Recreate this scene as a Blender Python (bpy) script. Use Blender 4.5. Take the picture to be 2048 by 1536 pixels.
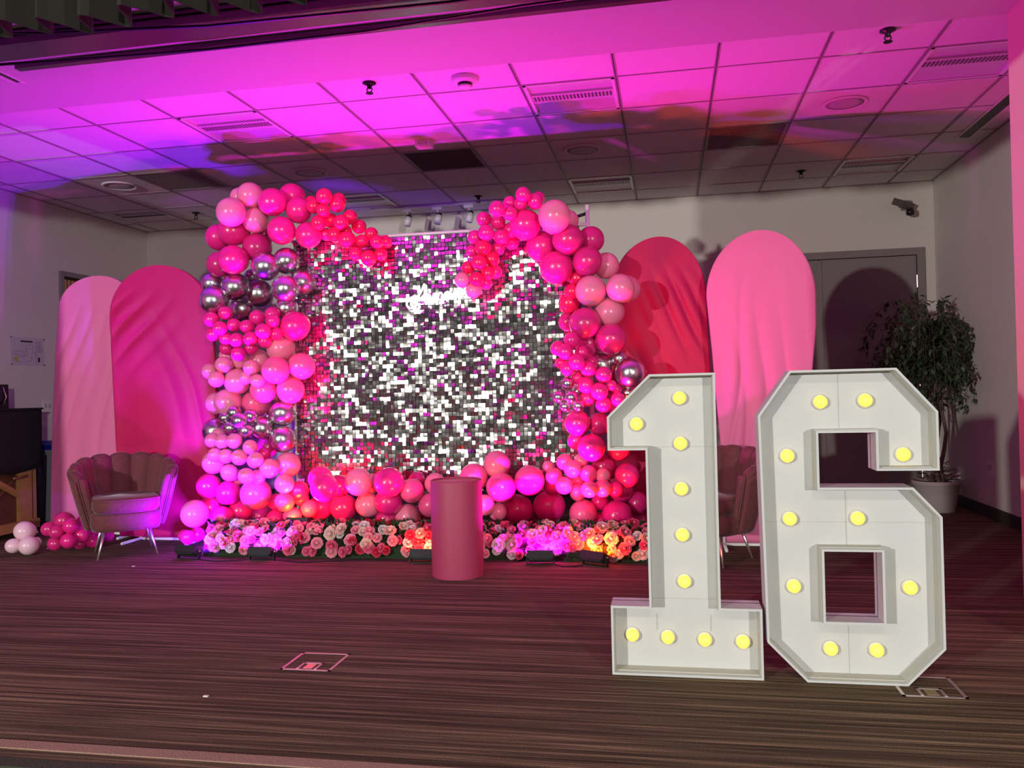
import bpy, bmesh, math, random
from mathutils import Vector, Matrix

random.seed(16)
for _o in list(bpy.data.objects):
    bpy.data.objects.remove(_o)
SC = bpy.context.scene
COL = SC.collection
PI = math.pi

# ------------------------------------------------------------------ camera
FPX = 1655.0                      # focal length in pixels of a 2048 px wide frame
YAW, PITCH, ROLL = 0.18745, 0.00748, -0.02399
EYE = Vector((0.0, 0.0, 1.15))
_cy, _sy = math.cos(YAW), math.sin(YAW)
FWD = Vector((-_sy * math.cos(PITCH), _cy * math.cos(PITCH), math.sin(PITCH)))
_r0 = Vector((_cy, _sy, 0)); _u0 = _r0.cross(FWD)
RGT = _r0 * math.cos(ROLL) + _u0 * math.sin(ROLL)
UPV = -_r0 * math.sin(ROLL) + _u0 * math.cos(ROLL)
cam_d = bpy.data.cameras.new('camera'); cam = bpy.data.objects.new('camera', cam_d)
COL.objects.link(cam)
cam_d.sensor_width = 36.0; cam_d.lens = FPX / 2048 * 36.0; cam_d.clip_start = 0.05; cam_d.clip_end = 100
cam.matrix_world = Matrix(((RGT.x, UPV.x, -FWD.x, EYE.x), (RGT.y, UPV.y, -FWD.y, EYE.y), (RGT.z, UPV.z, -FWD.z, EYE.z), (0, 0, 0, 1)))
SC.camera = cam

def ray(x, y):
    return FWD + RGT * ((x - 1024) / FPX) + UPV * ((768 - y) / FPX)
def atY(x, y, Y):
    d = ray(x, y); return EYE + d * (Y / d.y)
def atX(x, y, X):
    d = ray(x, y); return EYE + d * (X / d.x)
def atZ(x, y, Z):
    d = ray(x, y); return EYE + d * ((Z - EYE.z) / d.z)
def depth(p):
    return (Vector(p) - EYE).dot(FWD)

# ------------------------------------------------------------------ world, lamps, exposure
W = bpy.data.worlds.new('hall_gloom'); SC.world = W; W.use_nodes = True
W.node_tree.nodes['Background'].inputs[0].default_value = (0.95, 0.9, 0.9, 1)
W.node_tree.nodes['Background'].inputs[1].default_value = 0.022
def spot(name, loc, target, power, color, cone, size=0.12):
    l = bpy.data.lights.new(name, 'SPOT'); l.energy = power; l.color = color
    l.spot_size = math.radians(cone); l.spot_blend = 0.4; l.shadow_soft_size = size
    o = bpy.data.objects.new(name, l); COL.objects.link(o); o.location = loc
    o.rotation_euler = (Vector(target) - Vector(loc)).to_track_quat('-Z', 'Y').to_euler()
    return o
spot('hall_spotlight', (-5.8, -6.4, 2.07), (-1.2, 6, 1.3), 2650, (1.0, 0.97, 0.91), 60)
spot('hall_spotlight', (4.2, -6.4, 2.07), (-2.0, 6, 1.3), 1750, (1.0, 0.97, 0.93), 60)
for _x in (-2.6, 0.6):                       # unseen panels above and behind the camera, added to brighten the foreground carpet
    l = bpy.data.lights.new('hall_fill_light', 'AREA'); l.shape = 'RECTANGLE'; l.size = 1.2; l.size_y = 0.6; l.energy = 75; l.color = (1.0, 0.93, 0.80)
    o = bpy.data.objects.new('hall_fill_light', l); COL.objects.link(o); o.location = (_x, -1.6, 3.5)
SC.view_settings.view_transform = 'Standard'; SC.view_settings.look = 'None'
SC.view_settings.exposure = 0.0; SC.view_settings.gamma = 1.0; SC.view_settings.use_curve_mapping = False

# ------------------------------------------------------------------ helpers
def mat(name, col, rough=0.5, metal=0.0, spec=0.5, bump=None, var=None, coat=0.0, sheen=0.0, trans=0.0, emit=None, estr=0.0):
    m = bpy.data.materials.new(name); m.use_nodes = True
    nt = m.node_tree; b = nt.nodes['Principled BSDF']
    b.inputs['Base Color'].default_value = (*col, 1); b.inputs['Roughness'].default_value = rough
    b.inputs['Metallic'].default_value = metal; b.inputs['Specular IOR Level'].default_value = spec
    b.inputs['Coat Weight'].default_value = coat; b.inputs['Sheen Weight'].default_value = sheen
    if trans:
        b.inputs['Transmission Weight'].default_value = trans
    if emit:
        b.inputs['Emission Color'].default_value = (*emit, 1); b.inputs['Emission Strength'].default_value = estr
    if bump or var:
        tc = nt.nodes.new('ShaderNodeTexCoord')
        nz = nt.nodes.new('ShaderNodeTexNoise'); nz.inputs['Scale'].default_value = (bump or var)[0]; nz.inputs['Detail'].default_value = 4
        nt.links.new(tc.outputs['Object'], nz.inputs['Vector'])
        if bump:
            bp = nt.nodes.new('ShaderNodeBump'); bp.inputs['Strength'].default_value = bump[1]; bp.inputs['Distance'].default_value = 0.01
            nt.links.new(nz.outputs['Fac'], bp.inputs['Height']); nt.links.new(bp.outputs['Normal'], b.inputs['Normal'])
        if var:
            mx = nt.nodes.new('ShaderNodeMix'); mx.data_type = 'RGBA'
            mx.inputs[6].default_value = (*[c * (1 - var[1]) for c in col], 1)
            mx.inputs[7].default_value = (*[min(1, c * (1 + var[1])) for c in col], 1)
            nt.links.new(nz.outputs['Fac'], mx.inputs[0]); nt.links.new(mx.outputs[2], b.inputs['Base Color'])
    return m

def link(o, parent=None):
    COL.objects.link(o)
    if parent is not None:
        o.parent = parent
    return o
def mesh_obj(name, verts, faces, m=None, parent=None, smooth=False, loc=None):
    me = bpy.data.meshes.new(name); me.from_pydata([tuple(v) for v in verts], [], faces); me.update()
    if smooth:
        for p in me.polygons: p.use_smooth = True
    if m: me.materials.append(m)
    o = bpy.data.objects.new(name, me)
    if loc is not None: o.location = loc
    return link(o, parent)
def share(name, me, parent=None, loc=(0, 0, 0), rot=(0, 0, 0), scale=(1, 1, 1)):
    o = bpy.data.objects.new(name, me); o.location = loc; o.rotation_euler = rot; o.scale = scale
    return link(o, parent)
def tag(o, label, cat, group=None):
    o['label'] = label; o['category'] = cat
    if group: o['group'] = group
    return o
def thing(name, label, cat, loc=(0, 0, 0), rz=0.0, group=None):
    o = bpy.data.objects.new(name, None); o.empty_display_size = 0.1
    o.location = loc; o.rotation_euler = (0, 0, rz); link(o)
    return tag(o, label, cat, group)
def struct(o):
    o['kind'] = 'structure'; return o
class MB:
    """collects shapes into one mesh"""
    def __init__(s): s.v = []; s.f = []
    def add(s, vs, fs):
        n = len(s.v); s.v += [Vector(v) for v in vs]; s.f += [tuple(i + n for i in f) for f in fs]; return s
    def box(s, a, b):
        x0, y0, z0 = a; x1, y1, z1 = b
        vs = [(x0, y0, z0), (x1, y0, z0), (x1, y1, z0), (x0, y1, z0), (x0, y0, z1), (x1, y0, z1), (x1, y1, z1), (x0, y1, z1)]
        return s.add(vs, [(3, 2, 1, 0), (4, 5, 6, 7), (0, 1, 5, 4), (1, 2, 6, 5), (2, 3, 7, 6), (3, 0, 4, 7)])
    def tube(s, pts, r, n=8, r2=None, cap=True):
        pts = [Vector(p) for p in pts]; N = len(pts); rings = []
        ref = None
        for i, p in enumerate(pts):
            d = (pts[min(i + 1, N - 1)] - pts[max(i - 1, 0)]).normalized()
            if ref is None:
                ref = d.orthogonal().normalized()
            ref = (ref - d * ref.dot(d))
            ref = ref.normalized() if ref.length > 1e-6 else d.orthogonal().normalized()
            b = d.cross(ref)
            rr = r if r2 is None else r + (r2 - r) * i / (N - 1)
            rings.append([p + (ref * math.cos(2 * PI * k / n) + b * math.sin(2 * PI * k / n)) * rr for k in range(n)])
        vs = [v for rg in rings for v in rg]; fs = []
        for i in range(N - 1):
            for k in range(n):
                fs.append((i * n + k, i * n + (k + 1) % n, (i + 1) * n + (k + 1) % n, (i + 1) * n + k))
        if cap:
            fs.append(tuple(range(n - 1, -1, -1))); fs.append(tuple((N - 1) * n + k for k in range(n)))
        return s.add(vs, fs)
    def lathe(s, prof, c=(0, 0, 0), n=24, close=True):
        vs = []; fs = []
        for (r, z) in prof:
            for k in range(n):
                a = 2 * PI * k / n; vs.append((c[0] + r * math.cos(a), c[1] + r * math.sin(a), c[2] + z))
        for i in range(len(prof) - 1):
            for k in range(n):
                fs.append((i * n + k, i * n + (k + 1) % n, (i + 1) * n + (k + 1) % n, (i + 1) * n + k))
        if close:
            fs.append(tuple(range(n - 1, -1, -1))); fs.append(tuple((len(prof) - 1) * n + k for k in range(n)))
        return s.add(vs, fs)
    def xf(s, M):
        s.v = [M @ v for v in s.v]; return s
    def build(s, name, m=None, parent=None, smooth=False, loc=None):
        return mesh_obj(name, s.v, s.f, m, parent, smooth, loc)
    def mesh(s, name, m=None, smooth=False):
        me = bpy.data.meshes.new(name); me.from_pydata([tuple(v) for v in s.v], [], s.f); me.update()
        if smooth:
            for p in me.polygons: p.use_smooth = True
        if m: me.materials.append(m)
        return me
def box(name, a, b, m, parent=None): return MB().box(a, b).build(name, m, parent)
def grid_faces(nu, nv, off=0, flip=False):
    fs = []
    for j in range(nv - 1):
        for i in range(nu - 1):
            q = (off + j * nu + i, off + j * nu + i + 1, off + (j + 1) * nu + i + 1, off + (j + 1) * nu + i)
            fs.append(q[::-1] if flip else q)
    return fs
def lerp_table(tab, t):
    if t <= tab[0][0]: return tab[0][1]
    for (a, va), (b, vb) in zip(tab, tab[1:]):
        if t <= b: return va + (vb - va) * (t - a) / (b - a)
    return tab[-1][1]
def sstep(t):
    t = max(0.0, min(1.0, t)); return t * t * (3 - 2 * t)

# ------------------------------------------------------------------ room dimensions (metres; stage floor z = 0)
XL, XR, YB, ZC = -5.95, 2.58, 8.70, 3.10       # left wall, right wall, back wall, ceiling
YS, ZS = 4.77, 3.07                            # back edge and underside of the proscenium soffit
T = 0.61                                       # ceiling module
CX0, CY0 = 0.331, 4.601                        # ceiling grid origin
XJ = 1.80                                      # inner face of the right proscenium jamb

M_wall = mat('painted_wall', (0.70, 0.665, 0.60), 0.7, bump=(260, 0.06))
M_tile = mat('mineral_fibre_tile', (0.76, 0.73, 0.71), 0.9, bump=(160, 0.35), var=(220, 0.05))
M_tbar = mat('ceiling_grid_metal', (0.34, 0.30, 0.30), 0.5)
M_soffit = mat('soffit_paint', (0.60, 0.57, 0.56), 0.6, bump=(200, 0.05))
M_base = mat('rubber_baseboard', (0.035, 0.028, 0.026), 0.5)
M_grey = mat('door_paint', (0.24, 0.215, 0.205), 0.45)
M_black = mat('black_plastic', (0.012, 0.012, 0.014), 0.4)
M_blkmetal = mat('black_metal', (0.02, 0.02, 0.022), 0.35, metal=0.3)
M_white = mat('white_plastic', (0.78, 0.76, 0.74), 0.4)
M_whitemetal = mat('white_metal_tube', (0.82, 0.80, 0.78), 0.3)
M_chrome_leg = mat('polished_metal', (0.88, 0.85, 0.83), 0.35, metal=0.9)
M_grille2 = mat('pale_vent_grille', (0.40, 0.36, 0.35), 0.6)
M_darkgrille = mat('vent_grille', (0.10, 0.075, 0.075), 0.6)

# carpet: fine stripes that run from side to side
M_carpet = bpy.data.materials.new('striped_carpet'); M_carpet.use_nodes = True
nt = M_carpet.node_tree; bs = nt.nodes['Principled BSDF']; bs.inputs['Roughness'].default_value = 0.95
bs.inputs['Specular IOR Level'].default_value = 0.15
tc = nt.nodes.new('ShaderNodeTexCoord')
def noise(scale_vec, detail=3.0):
    mp = nt.nodes.new('ShaderNodeMapping'); mp.inputs['Scale'].default_value = scale_vec
    nz = nt.nodes.new('ShaderNodeTexNoise'); nz.inputs['Scale'].default_value = 1.0; nz.inputs['Detail'].default_value = detail
    nt.links.new(tc.outputs['Object'], mp.inputs['Vector']); nt.links.new(mp.outputs['Vector'], nz.inputs['Vector']); return nz
n1 = noise((0.5, 46, 1)); n2 = noise((2.2, 130, 1)); n3 = noise((240, 240, 240), 1.0)
def mathn(op, a, b):
    x = nt.nodes.new('ShaderNodeMath'); x.operation = op
    for i, q in enumerate((a, b)):
        if isinstance(q, (int, float)): x.inputs[i].default_value = q
        else: nt.links.new(q, x.inputs[i])
    return x.outputs[0]
mixv = mathn('ADD', mathn('MULTIPLY', n1.outputs['Fac'], 0.5), mathn('ADD', mathn('MULTIPLY', n2.outputs['Fac'], 0.38), mathn('MULTIPLY', n3.outputs['Fac'], 0.22)))
cr = nt.nodes.new('ShaderNodeValToRGB')
cr.color_ramp.elements[0].position = 0.40; cr.color_ramp.elements[0].color = (0.028, 0.018, 0.013, 1)
cr.color_ramp.elements[1].position = 0.72; cr.color_ramp.elements[1].color = (0.37, 0.26, 0.165, 1)
e = cr.color_ramp.elements.new(0.55); e.color = (0.105, 0.072, 0.046, 1)
nt.links.new(mixv, cr.inputs['Fac']); nt.links.new(cr.outputs['Color'], bs.inputs['Base Color'])
bpn = nt.nodes.new('ShaderNodeBump'); bpn.inputs['Strength'].default_value = 0.5; bpn.inputs['Distance'].default_value = 0.004
nt.links.new(mixv, bpn.inputs['Height']); nt.links.new(bpn.outputs['Normal'], bs.inputs['Normal'])

# ------------------------------------------------------------------ shell
struct(box('floor', (XL - 0.1, 2.30, -0.30), (XR + 0.1, YB + 0.1, 0.0), M_carpet))
struct(box('wall_back', (XL - 0.1, YB, 0), (XR + 0.1, YB + 0.1, ZC + 0.1), M_wall))
struct(box('wall_left', (XL - 0.1, YS, 0), (XL, YB, ZC + 0.1), M_wall))
struct(box('wall_right', (XR, YS, 0), (XR + 0.1, YB, ZC + 0.1), M_wall))
M_jamb = mat('jamb_plaster', (0.74, 0.49, 0.45), 0.75, bump=(240, 0.12))
struct(box('wall_proscenium_right', (XJ, 2.95, 0), (XR + 0.9, YS, ZC + 0.4), M_jamb))
struct(box('wall_proscenium_left', (XL - 0.6, 2.95, 0), (-5.3, YS, ZC + 0.4), M_jamb))
sof = MB()
sof.box((-5.3, 2.95, ZS), (XJ, YS, ZC + 0.4))
struct(sof.build('soffit', M_soffit))
struct(box('baseboard_right', (XR - 0.012, YS + 0.01, 0), (XR, YB, 0.10), M_base))
struct(box('baseboard_left', (XL, YS + 0.01, 0), (XL + 0.012, YB, 0.10), M_base))
struct(box('baseboard_back', (XL + 0.012, YB - 0.012, 0), (XR - 0.012, YB, 0.10), M_base))
# stage lip: tan edging strip, then the darker nosing
M_tan = mat('tan_edge_strip', (0.34, 0.21, 0.16), 0.9, bump=(180, 0.5), var=(150, 0.2))
M_nose = mat('green_black_nosing', (0.035, 0.045, 0.025), 0.8, bump=(120, 0.5), var=(90, 0.5))
struct(box('trim_1', (XL - 0.1, 2.392, -0.01), (XJ + 1.5, 2.450, 0.004), M_tan))
struct(box('trim_2', (XL - 0.1, 2.27, -0.30), (XJ + 1.5, 2.33, 0.003), M_nose))

# ceiling: a recessed deck, one tile per cell, T-bars below the joints
ceil = struct(box('ceiling', (XL, YS, ZC + 0.03), (XR, YB, ZC + 0.10), M_tile))
xs = [XL] + [CX0 + T * i for i in range(-10, 4)] + [XR]
ys = [YS] + [CY0 + T * j for j in range(1, 7)] + [YB]
FIX = {(-6, 1), (-2, 1), (2, 1), (-10, 5), (-6, 5), (-2, 5), (2, 5)}
VENT = {(-8, 3), (-4, 3), (0, 3)}
for ix in range(len(xs) - 1):
    for jy in range(len(ys) - 1):
        if (ix - 11, jy) in FIX or (ix - 11, jy) in VENT: continue
        g = 0.006
        x0, x1, y0, y1 = xs[ix] + g, xs[ix + 1] - g, ys[jy] + g, ys[jy + 1] - g
        dz = random.uniform(0, 0.002)
        box('tile', (x0, y0, ZC + dz), (x1, y1, ZC + 0.016), M_tile, ceil)
for x in xs[1:-1]:
    for s_ in (-1, 1):                         # double-flange runners
        box('runner', (x + s_ * 0.0065 - 0.004, YS, ZC - 0.004), (x + s_ * 0.0065 + 0.004, YB, ZC + 0.004), M_tbar, ceil)
for y in ys[1:-1]:
    box('cross_bar', (XL, y - 0.006, ZC - 0.003), (XR, y + 0.006, ZC + 0.003), M_tbar, ceil)
box('wall_angle', (XL, YB - 0.02, ZC - 0.004), (XR, YB, ZC + 0.004), M_tbar, ceil)
box('wall_angle', (XR - 0.02, YS, ZC - 0.004), (XR, YB, ZC + 0.004), M_tbar, ceil)
box('wall_angle', (XL, YS, ZC - 0.004), (XL + 0.02, YB, ZC + 0.004), M_tbar, ceil)

def cell(i, j): return CX0 + T * i, CY0 + T * j
# recessed troffers (switched off)
M_refl = mat('troffer_reflector', (0.62, 0.60, 0.60), 0.35)
M_slot = mat('troffer_slot', (0.12, 0.10, 0.11), 0.5)
fl_where = {(-6, 1): 'beside the purple-lit tiles', (-2, 1): 'next to the smoke detector', (2, 1): 'close to the black slot diffuser',
            (-10, 5): 'by the left wall', (-6, 5): 'above the coral balloon arm', (-2, 5): 'above the pale top balloon', (2, 5): 'near the grey door corner'}
for (i, j) in sorted(FIX):
    x, y = cell(i, j)
    t = thing('ceiling_light', 'unlit recessed square ceiling light with a slotted centre strip ' + fl_where[(i, j)], 'ceiling light', (x + T / 2, y + T / 2, ZC), 0, 'recessed ceiling lights')
    h = T / 2 - 0.012
    fr = MB()
    for a, b in (((-h, -h), (h, -h + 0.02)), ((-h, h - 0.02), (h, h)), ((-h, -h), (-h + 0.02, h)), ((h - 0.02, -h), (h, h))):
        fr.box((a[0], a[1], -0.004), (b[0], b[1], 0.028))
    fr.build('frame', M_whitemetal, t)
    # two sloping reflector wings
    k = h - 0.02
    for s_ in (-1, 1):
        n = 7; vs = []
        for q in range(n):
            u = q / (n - 1); yy = s_ * (0.075 + (k - 0.075) * u); zz = 0.022 - 0.018 * u * u
            vs += [(-k, yy, zz), (k, yy, zz)]
        w_ = MB().add(vs, grid_faces(2, n)); w_.build('reflector', M_refl, t, True)
    box('basket', (-k, -0.075, 0.006), (k, 0.075, 0.022), M_refl, t)
    sl = MB()
    for q in range(22):
        xx = -k + 0.02 + q * (2 * k - 0.04) / 21
        sl.box((xx - 0.007, -0.045, 0.003), (xx + 0.007, 0.03, 0.0065))
    o = sl.build('slots', M_slot, t); o['kind'] = 'stuff'
vn_where = {(-8, 3): 'near the left wall', (-4, 3): 'behind the white ceiling box', (0, 3): 'edged by the red light patch'}
for (i, j) in sorted(VENT):
    x, y = cell(i, j)
    t = thing('ceiling_vent', 'dark perforated square return vent in the ceiling ' + vn_where[(i, j)], 'vent', (x + T / 2, y + T / 2, ZC), 0, 'ceiling return vents')
    h = T / 2 - 0.012
    box('grille', (-h + 0.012, -h + 0.012, 0.002), (h - 0.012, h - 0.012, 0.02), (M_darkgrille if (i, j) == (-4, 3) else M_grille2), t)
    fr = MB()
    for a, b in (((-h, -h), (h, -h + 0.014)), ((-h, h - 0.014), (h, h)), ((-h, -h), (-h + 0.014, h)), ((h - 0.014, -h), (h, h))):
        fr.box((a[0], a[1], -0.003), (b[0], b[1], 0.02))
    fr.build('frame', M_tbar, t)
    fins = MB()
    for q in range(18):
        yy = -h + 0.03 + q * (2 * h - 0.06) / 17
        fins.box((-h + 0.014, yy - 0.003, -0.001), (h - 0.014, yy + 0.003, 0.004))
    o = fins.build('fins', M_darkgrille, t); o['kind'] = 'stuff'
# round ceiling speakers
M_spk = mat('speaker_grille', (0.55, 0.52, 0.51), 0.7, bump=(500, 0.5))
for (x, y, w_) in ((-4.87, 6.74, 'near the left wall'), (-3.04, 6.78, 'above the left balloon column'), (-0.646, 6.74, 'above the right balloon arm'), (1.257, 6.109, 'in the pink light on the right')):
    t = thing('ceiling_speaker', 'round flush ceiling speaker grille ' + w_, 'speaker', (x, y, ZC), 0, 'ceiling speakers')
    MB().lathe([(0.125, -0.004), (0.135, -0.012), (0.15, -0.010), (0.155, 0.0), (0.125, 0.0)], n=40, close=False).build('rim', M_tile, t, True)
    MB().lathe([(0.001, -0.008), (0.08, -0.008), (0.125, -0.004)], n=40, close=True).build('grille', M_spk, t, True)
# sprinklers
for (x, y, w_) in ((-1.80, 4.93, 'beside the smoke detector'), (1.242, 4.90, 'close to the right jamb'), (1.241, 7.96, 'above the grey double door'), (-4.85, 7.94, 'in the far left corner'), (-1.827, 8.07, 'above the right balloon arm')):
    t = thing('sprinkler_head', 'dark metal fire sprinkler head with round flange ' + w_, 'sprinkler', (x, y, ZC), 0, 'fire sprinklers')
    MB().lathe([(0.043, 0.0), (0.043, -0.006), (0.02, -0.014), (0.013, -0.03), (0.013, -0.036)], n=20).build('flange', M_blkmetal, t, True)
    a = MB()
    for s_ in (-1, 1): a.tube([(s_ * 0.012, 0, -0.03), (s_ * 0.018, 0, -0.045), (s_ * 0.006, 0, -0.062)], 0.004, 6)
    a.build('yoke', M_blkmetal, t)
    MB().lathe([(0.003, -0.058), (0.024, -0.064), (0.024, -0.068), (0.003, -0.070)], n=14).build('deflector', M_blkmetal, t)
# smoke detector
t = thing('smoke_detector', 'round white smoke detector with a dark slotted ring', 'smoke detector', (-1.20, 5.0, ZC))
MB().lathe([(0.085, 0.0), (0.085, -0.018), (0.07, -0.032), (0.05, -0.036)], n=32).build('base', M_white, t, True)
MB().lathe([(0.046, -0.036), (0.044, -0.052)], n=32).build('slot_ring', M_black, t)
MB().lathe([(0.046, -0.052), (0.042, -0.062), (0.02, -0.066)], n=32).build('cap', M_white, t, True)
# emergency box
t = thing('ceiling_sensor', 'small white box with two dark screws on the ceiling', 'sensor', (-1.82, 6.18, ZC))
box('housing', (-0.06, -0.05, -0.05), (0.06, 0.05, 0), M_white, t)
for sx in (-0.03, 0, 0.03): MB().lathe([(0.004, 0), (0.004, 0.003)], n=8).xf(Matrix.Translation((sx, -0.05, -0.03)) @ Matrix.Rotation(PI / 2, 4, 'X')).build('screw', M_black, t)
# linear slot diffusers
t = thing('slot_diffuser', 'long black slot air diffuser beside the right wall', 'vent', (2.38, 6.2, ZC))
box('slot', (-0.045, -1.0, -0.004), (0.045, 1.02, 0.0), M_black, t)
for s_ in (-1, 1): box('flange', (s_ * 0.052 - 0.007, -1.0, -0.006), (s_ * 0.052 + 0.007, 1.03, 0.0), M_white, t)
t = thing('slot_diffuser', 'short black slot air diffuser in the soffit', 'vent', (-3.785, 4.0, ZS))
box('slot', (-0.014, -0.08, -0.003), (0.014, 0.32, 0.0), M_black, t)
for s_ in (-1, 1): box('flange', (s_ * 0.03 - 0.012, -0.08, -0.006), (s_ * 0.03 + 0.012, 0.335, 0.0), M_white, t)

# soffit: curtain tracks and black cords
M_track = mat('track_aluminium', (0.12, 0.10, 0.11), 0.3, metal=0.7)
t = thing('curtain_track', 'broad dark metal curtain track under the soffit behind the valance', 'curtain track', (-1.7, 3.795, ZS))
pr = MB(); pr.box((-3.5, -0.09, -0.075), (3.4, 0.09, 0.0)); pr.build('channel', M_track, t)
box('lip', (-3.5, -0.105, -0.03), (3.4, -0.09, -0.012), M_track, t)
t = thing('curtain_track', 'narrow dark metal curtain track farther back under the soffit', 'curtain track', (-1.7, 4.10, ZS))
box('channel', (-1.90, -0.022, -0.030), (3.4, 0.022, 0.0), M_track, t)
c = MB().tube([(-5.2, 3.93, 3.03), (-3.6, 3.965, 3.02), (-2.4, 4.07, 3.025), (-1.5, 4.05, 3.02), (-0.66, 3.96, 3.02), (0.4, 3.93, 3.03)], 0.008, 6).build('cord', M_black); tag(c, 'black cord strung along the narrow curtain track', 'cord')
c = MB().tube([(-4.2, 3.45, 3.03), (-3.0, 3.60, 2.98), (-2.19, 3.72, 2.98), (-0.97, 3.76, 2.98), (0.4, 3.72, 2.98)], 0.008, 6).build('cord', M_black); tag(c, 'black cord strung along the broad curtain track', 'cord')

# valance: box pleats
M_val = mat('valance_cloth', (0.024, 0.021, 0.016), 0.9, sheen=0.0, bump=(300, 0.3))
t = thing('stage_valance', 'dark olive pleated stage valance hanging from the soffit', 'curtain', (0, 3.0, ZS))
pitch = 0.19; prof = []
shape = [(0.0, 0.085), (0.08, 0.05), (0.20, -0.045), (0.29, -0.080), (0.36, -0.085), (0.50, -0.055), (0.70, 0.005), (0.88, 0.065)]
x = -4.6
while x < XJ - 0.2:
    for (u, d) in shape:
        prof.append((x + u * pitch + random.uniform(-.004, .004), d + random.uniform(-.008, .008)))
    x += pitch
vs = []; nz_ = 7
for k in range(nz_):
    zz = -0.385 + 0.385 * k / (nz_ - 1); am = 1.0 - 0.35 * k / (nz_ - 1)
    vs += [(px, -0.035 + d * am, zz + (0.012 * math.sin(px * 9) if k == 0 else 0)) for (px, d) in prof]
npf = len(prof)
fab = MB().add(vs, grid_faces(npf, nz_))
o = fab.build('pleats', M_val, t)
sm = o.modifiers.new('thickness', 'SOLIDIFY'); sm.thickness = 0.006
box('heading_board', (-4.6, -0.02, -0.02), (XJ - 0.05, 0.02, 0.0), M_track, t)

# ------------------------------------------------------------------ doors
d1 = struct(bpy.data.objects.new('door_1', None)); link(d1); d1.location = (1.5, YB, 0)
M_gap = mat('door_gap', (0.01, 0.008, 0.008), 0.9)
fr = MB(); fr.box((-0.98, -0.03, 0), (-0.91, 0, 2.45)); fr.box((0.91, -0.03, 0), (0.98, 0, 2.45)); fr.box((-0.91, -0.03, 2.38), (0.91, 0, 2.45)); fr.build('frame', M_grey, d1)
box('shadow_gap', (-0.91, -0.012, 0), (0.91, -0.002, 2.38), M_gap, d1)
for a, b in ((-0.902, -0.004), (0.004, 0.902)): box('leaf', (a, -0.022, 0.01), (b, -0.012, 2.372), M_grey, d1)
for zz in (0.25, 1.15, 2.12): MB().tube([(0.906, -0.028, zz - 0.06), (0.906, -0.028, zz + 0.06)], 0.008, 8).build('hinge', M_chrome_leg, d1)
box('astragal', (-0.022, -0.032, 0.01), (0.022, -0.022, 2.36), M_grey, d1)
d2 = struct(bpy.data.objects.new('door_2', None)); link(d2); d2.location = (XL, 7.75, 0)
fr = MB(); fr.box((0, -0.49, 0), (0.03, -0.45, 2.45)); fr.box((0, 0.45, 0), (0.03, 0.49, 2.45)); fr.box((0, -0.45, 2.40), (0.03, 0.45, 2.45)); fr.build('frame', M_grey, d2)
M_blindgap = mat('blind_shadow', (0.03, 0.012, 0.006), 0.8)
M_slat = mat('tan_blind_slat', (0.60, 0.33, 0.13), 0.5)
box('panel', (0.0, -0.45, 0), (0.010, 0.45, 2.40), M_blindgap, d2)
for q in range(18):
    yy = -0.43 + q * 0.05
    box('slat', (0.010, yy, 0.9), (0.020, yy + 0.026, 2.37), M_slat, d2)
box('kick_panel', (0.010, -0.44, 0.01), (0.022, 0.44, 0.9), M_grey, d2)

# ------------------------------------------------------------------ things on the walls
t = thing('evacuation_plan', 'printed evacuation plan sheet pinned to the left wall', 'poster', (XL, 6.835, 1.627))
M_paper = mat('paper_print', (0.60, 0.55, 0.60), 0.5); M_ink = mat('ink', (0.03, 0.02, 0.03), 0.5); M_yel = mat('yellow_print', (0.55, 0.50, 0.12), 0.5); M_ink2 = mat('faint_ink', (0.26, 0.20, 0.26), 0.5)
box('sheet', (0, -0.21, -0.132), (0.002, 0.21, 0.132), M_paper, t)
box('title_bar', (0.002, -0.09, 0.085), (0.003, 0.06, 0.100), M_ink, t)
pl = MB()
def pline(a, b, w=0.004):
    pl.tube([(0.0025, a[0], a[1]), (0.0025, b[0], b[1])], w / 2, 4)
rp = random.Random(4)
for (a, b) in [((-.17, -.03), (-.17, .0)), ((-.17, -.03), (-.02, -.04)), ((-.15, .0), (-.05, -.005)), ((-.05, -.005), (-.05, -.05)), ((-.02, -.05), (-.02, .04)), ((-.02, .06), (.06, .06)), ((.06, .06), (.06, .03)), ((.0, .03), (.06, .02)), ((.06, .0), (.04, -.03)), ((-.02, -.09), (.04, -.09)), ((.04, -.09), (.05, -.04)), ((-.12, -.05), (-.04, -.06)), ((.09, -.01), (.09, -.04)), ((-.15, -.1), (-.08, -.105)), ((.1, .1), (.1, -.12))]: pline(a, b)
pl.build('plan_lines', M_ink2, t)
tl = MB()
for q in range(9): tl.box((0.002, 0.115, 0.092 - q * 0.012), (0.0028, 0.115 + rp.uniform(0.05, 0.08), 0.096 - q * 0.012))
tl.build('text_lines', M_ink2, t)
box('key_mark', (0.002, 0.125, -0.10), (0.003, 0.15, -0.055), M_ink, t)
MB().lathe([(0.001, 0), (0.026, 0), (0.026, 0.001), (0.001, 0.001)], n=12).xf(Matrix.Translation((0.002, -0.145, -0.075)) @ Matrix.Rotation(PI / 2, 4, 'Y')).build('yellow_symbol', M_yel, t)
for (a, b) in ((-.205, .127), (.205, .12), (-.2, -.127), (.205, -.127)): box('pin', (0.002, a - .005, b - .006), (0.006, a + .005, b + .006), M_black, t)
def plate(name, loc, faceX, label):
    t = thing(name, label, 'outlet', loc)
    box('cover', (0, -0.06, -0.06), (faceX * 0.006, 0.06, 0.06), M_white, t)
    for q in (-0.025, 0.025): box('socket', (faceX * 0.006, q - 0.012, -0.02), (faceX * 0.009, q + 0.012, 0.02), mat('socket', (0.45, 0.43, 0.42), 0.4), t)
plate('wall_outlet', (XL, 7.07, 1.105), 1, 'white double wall outlet above the recycling bin')
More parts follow.
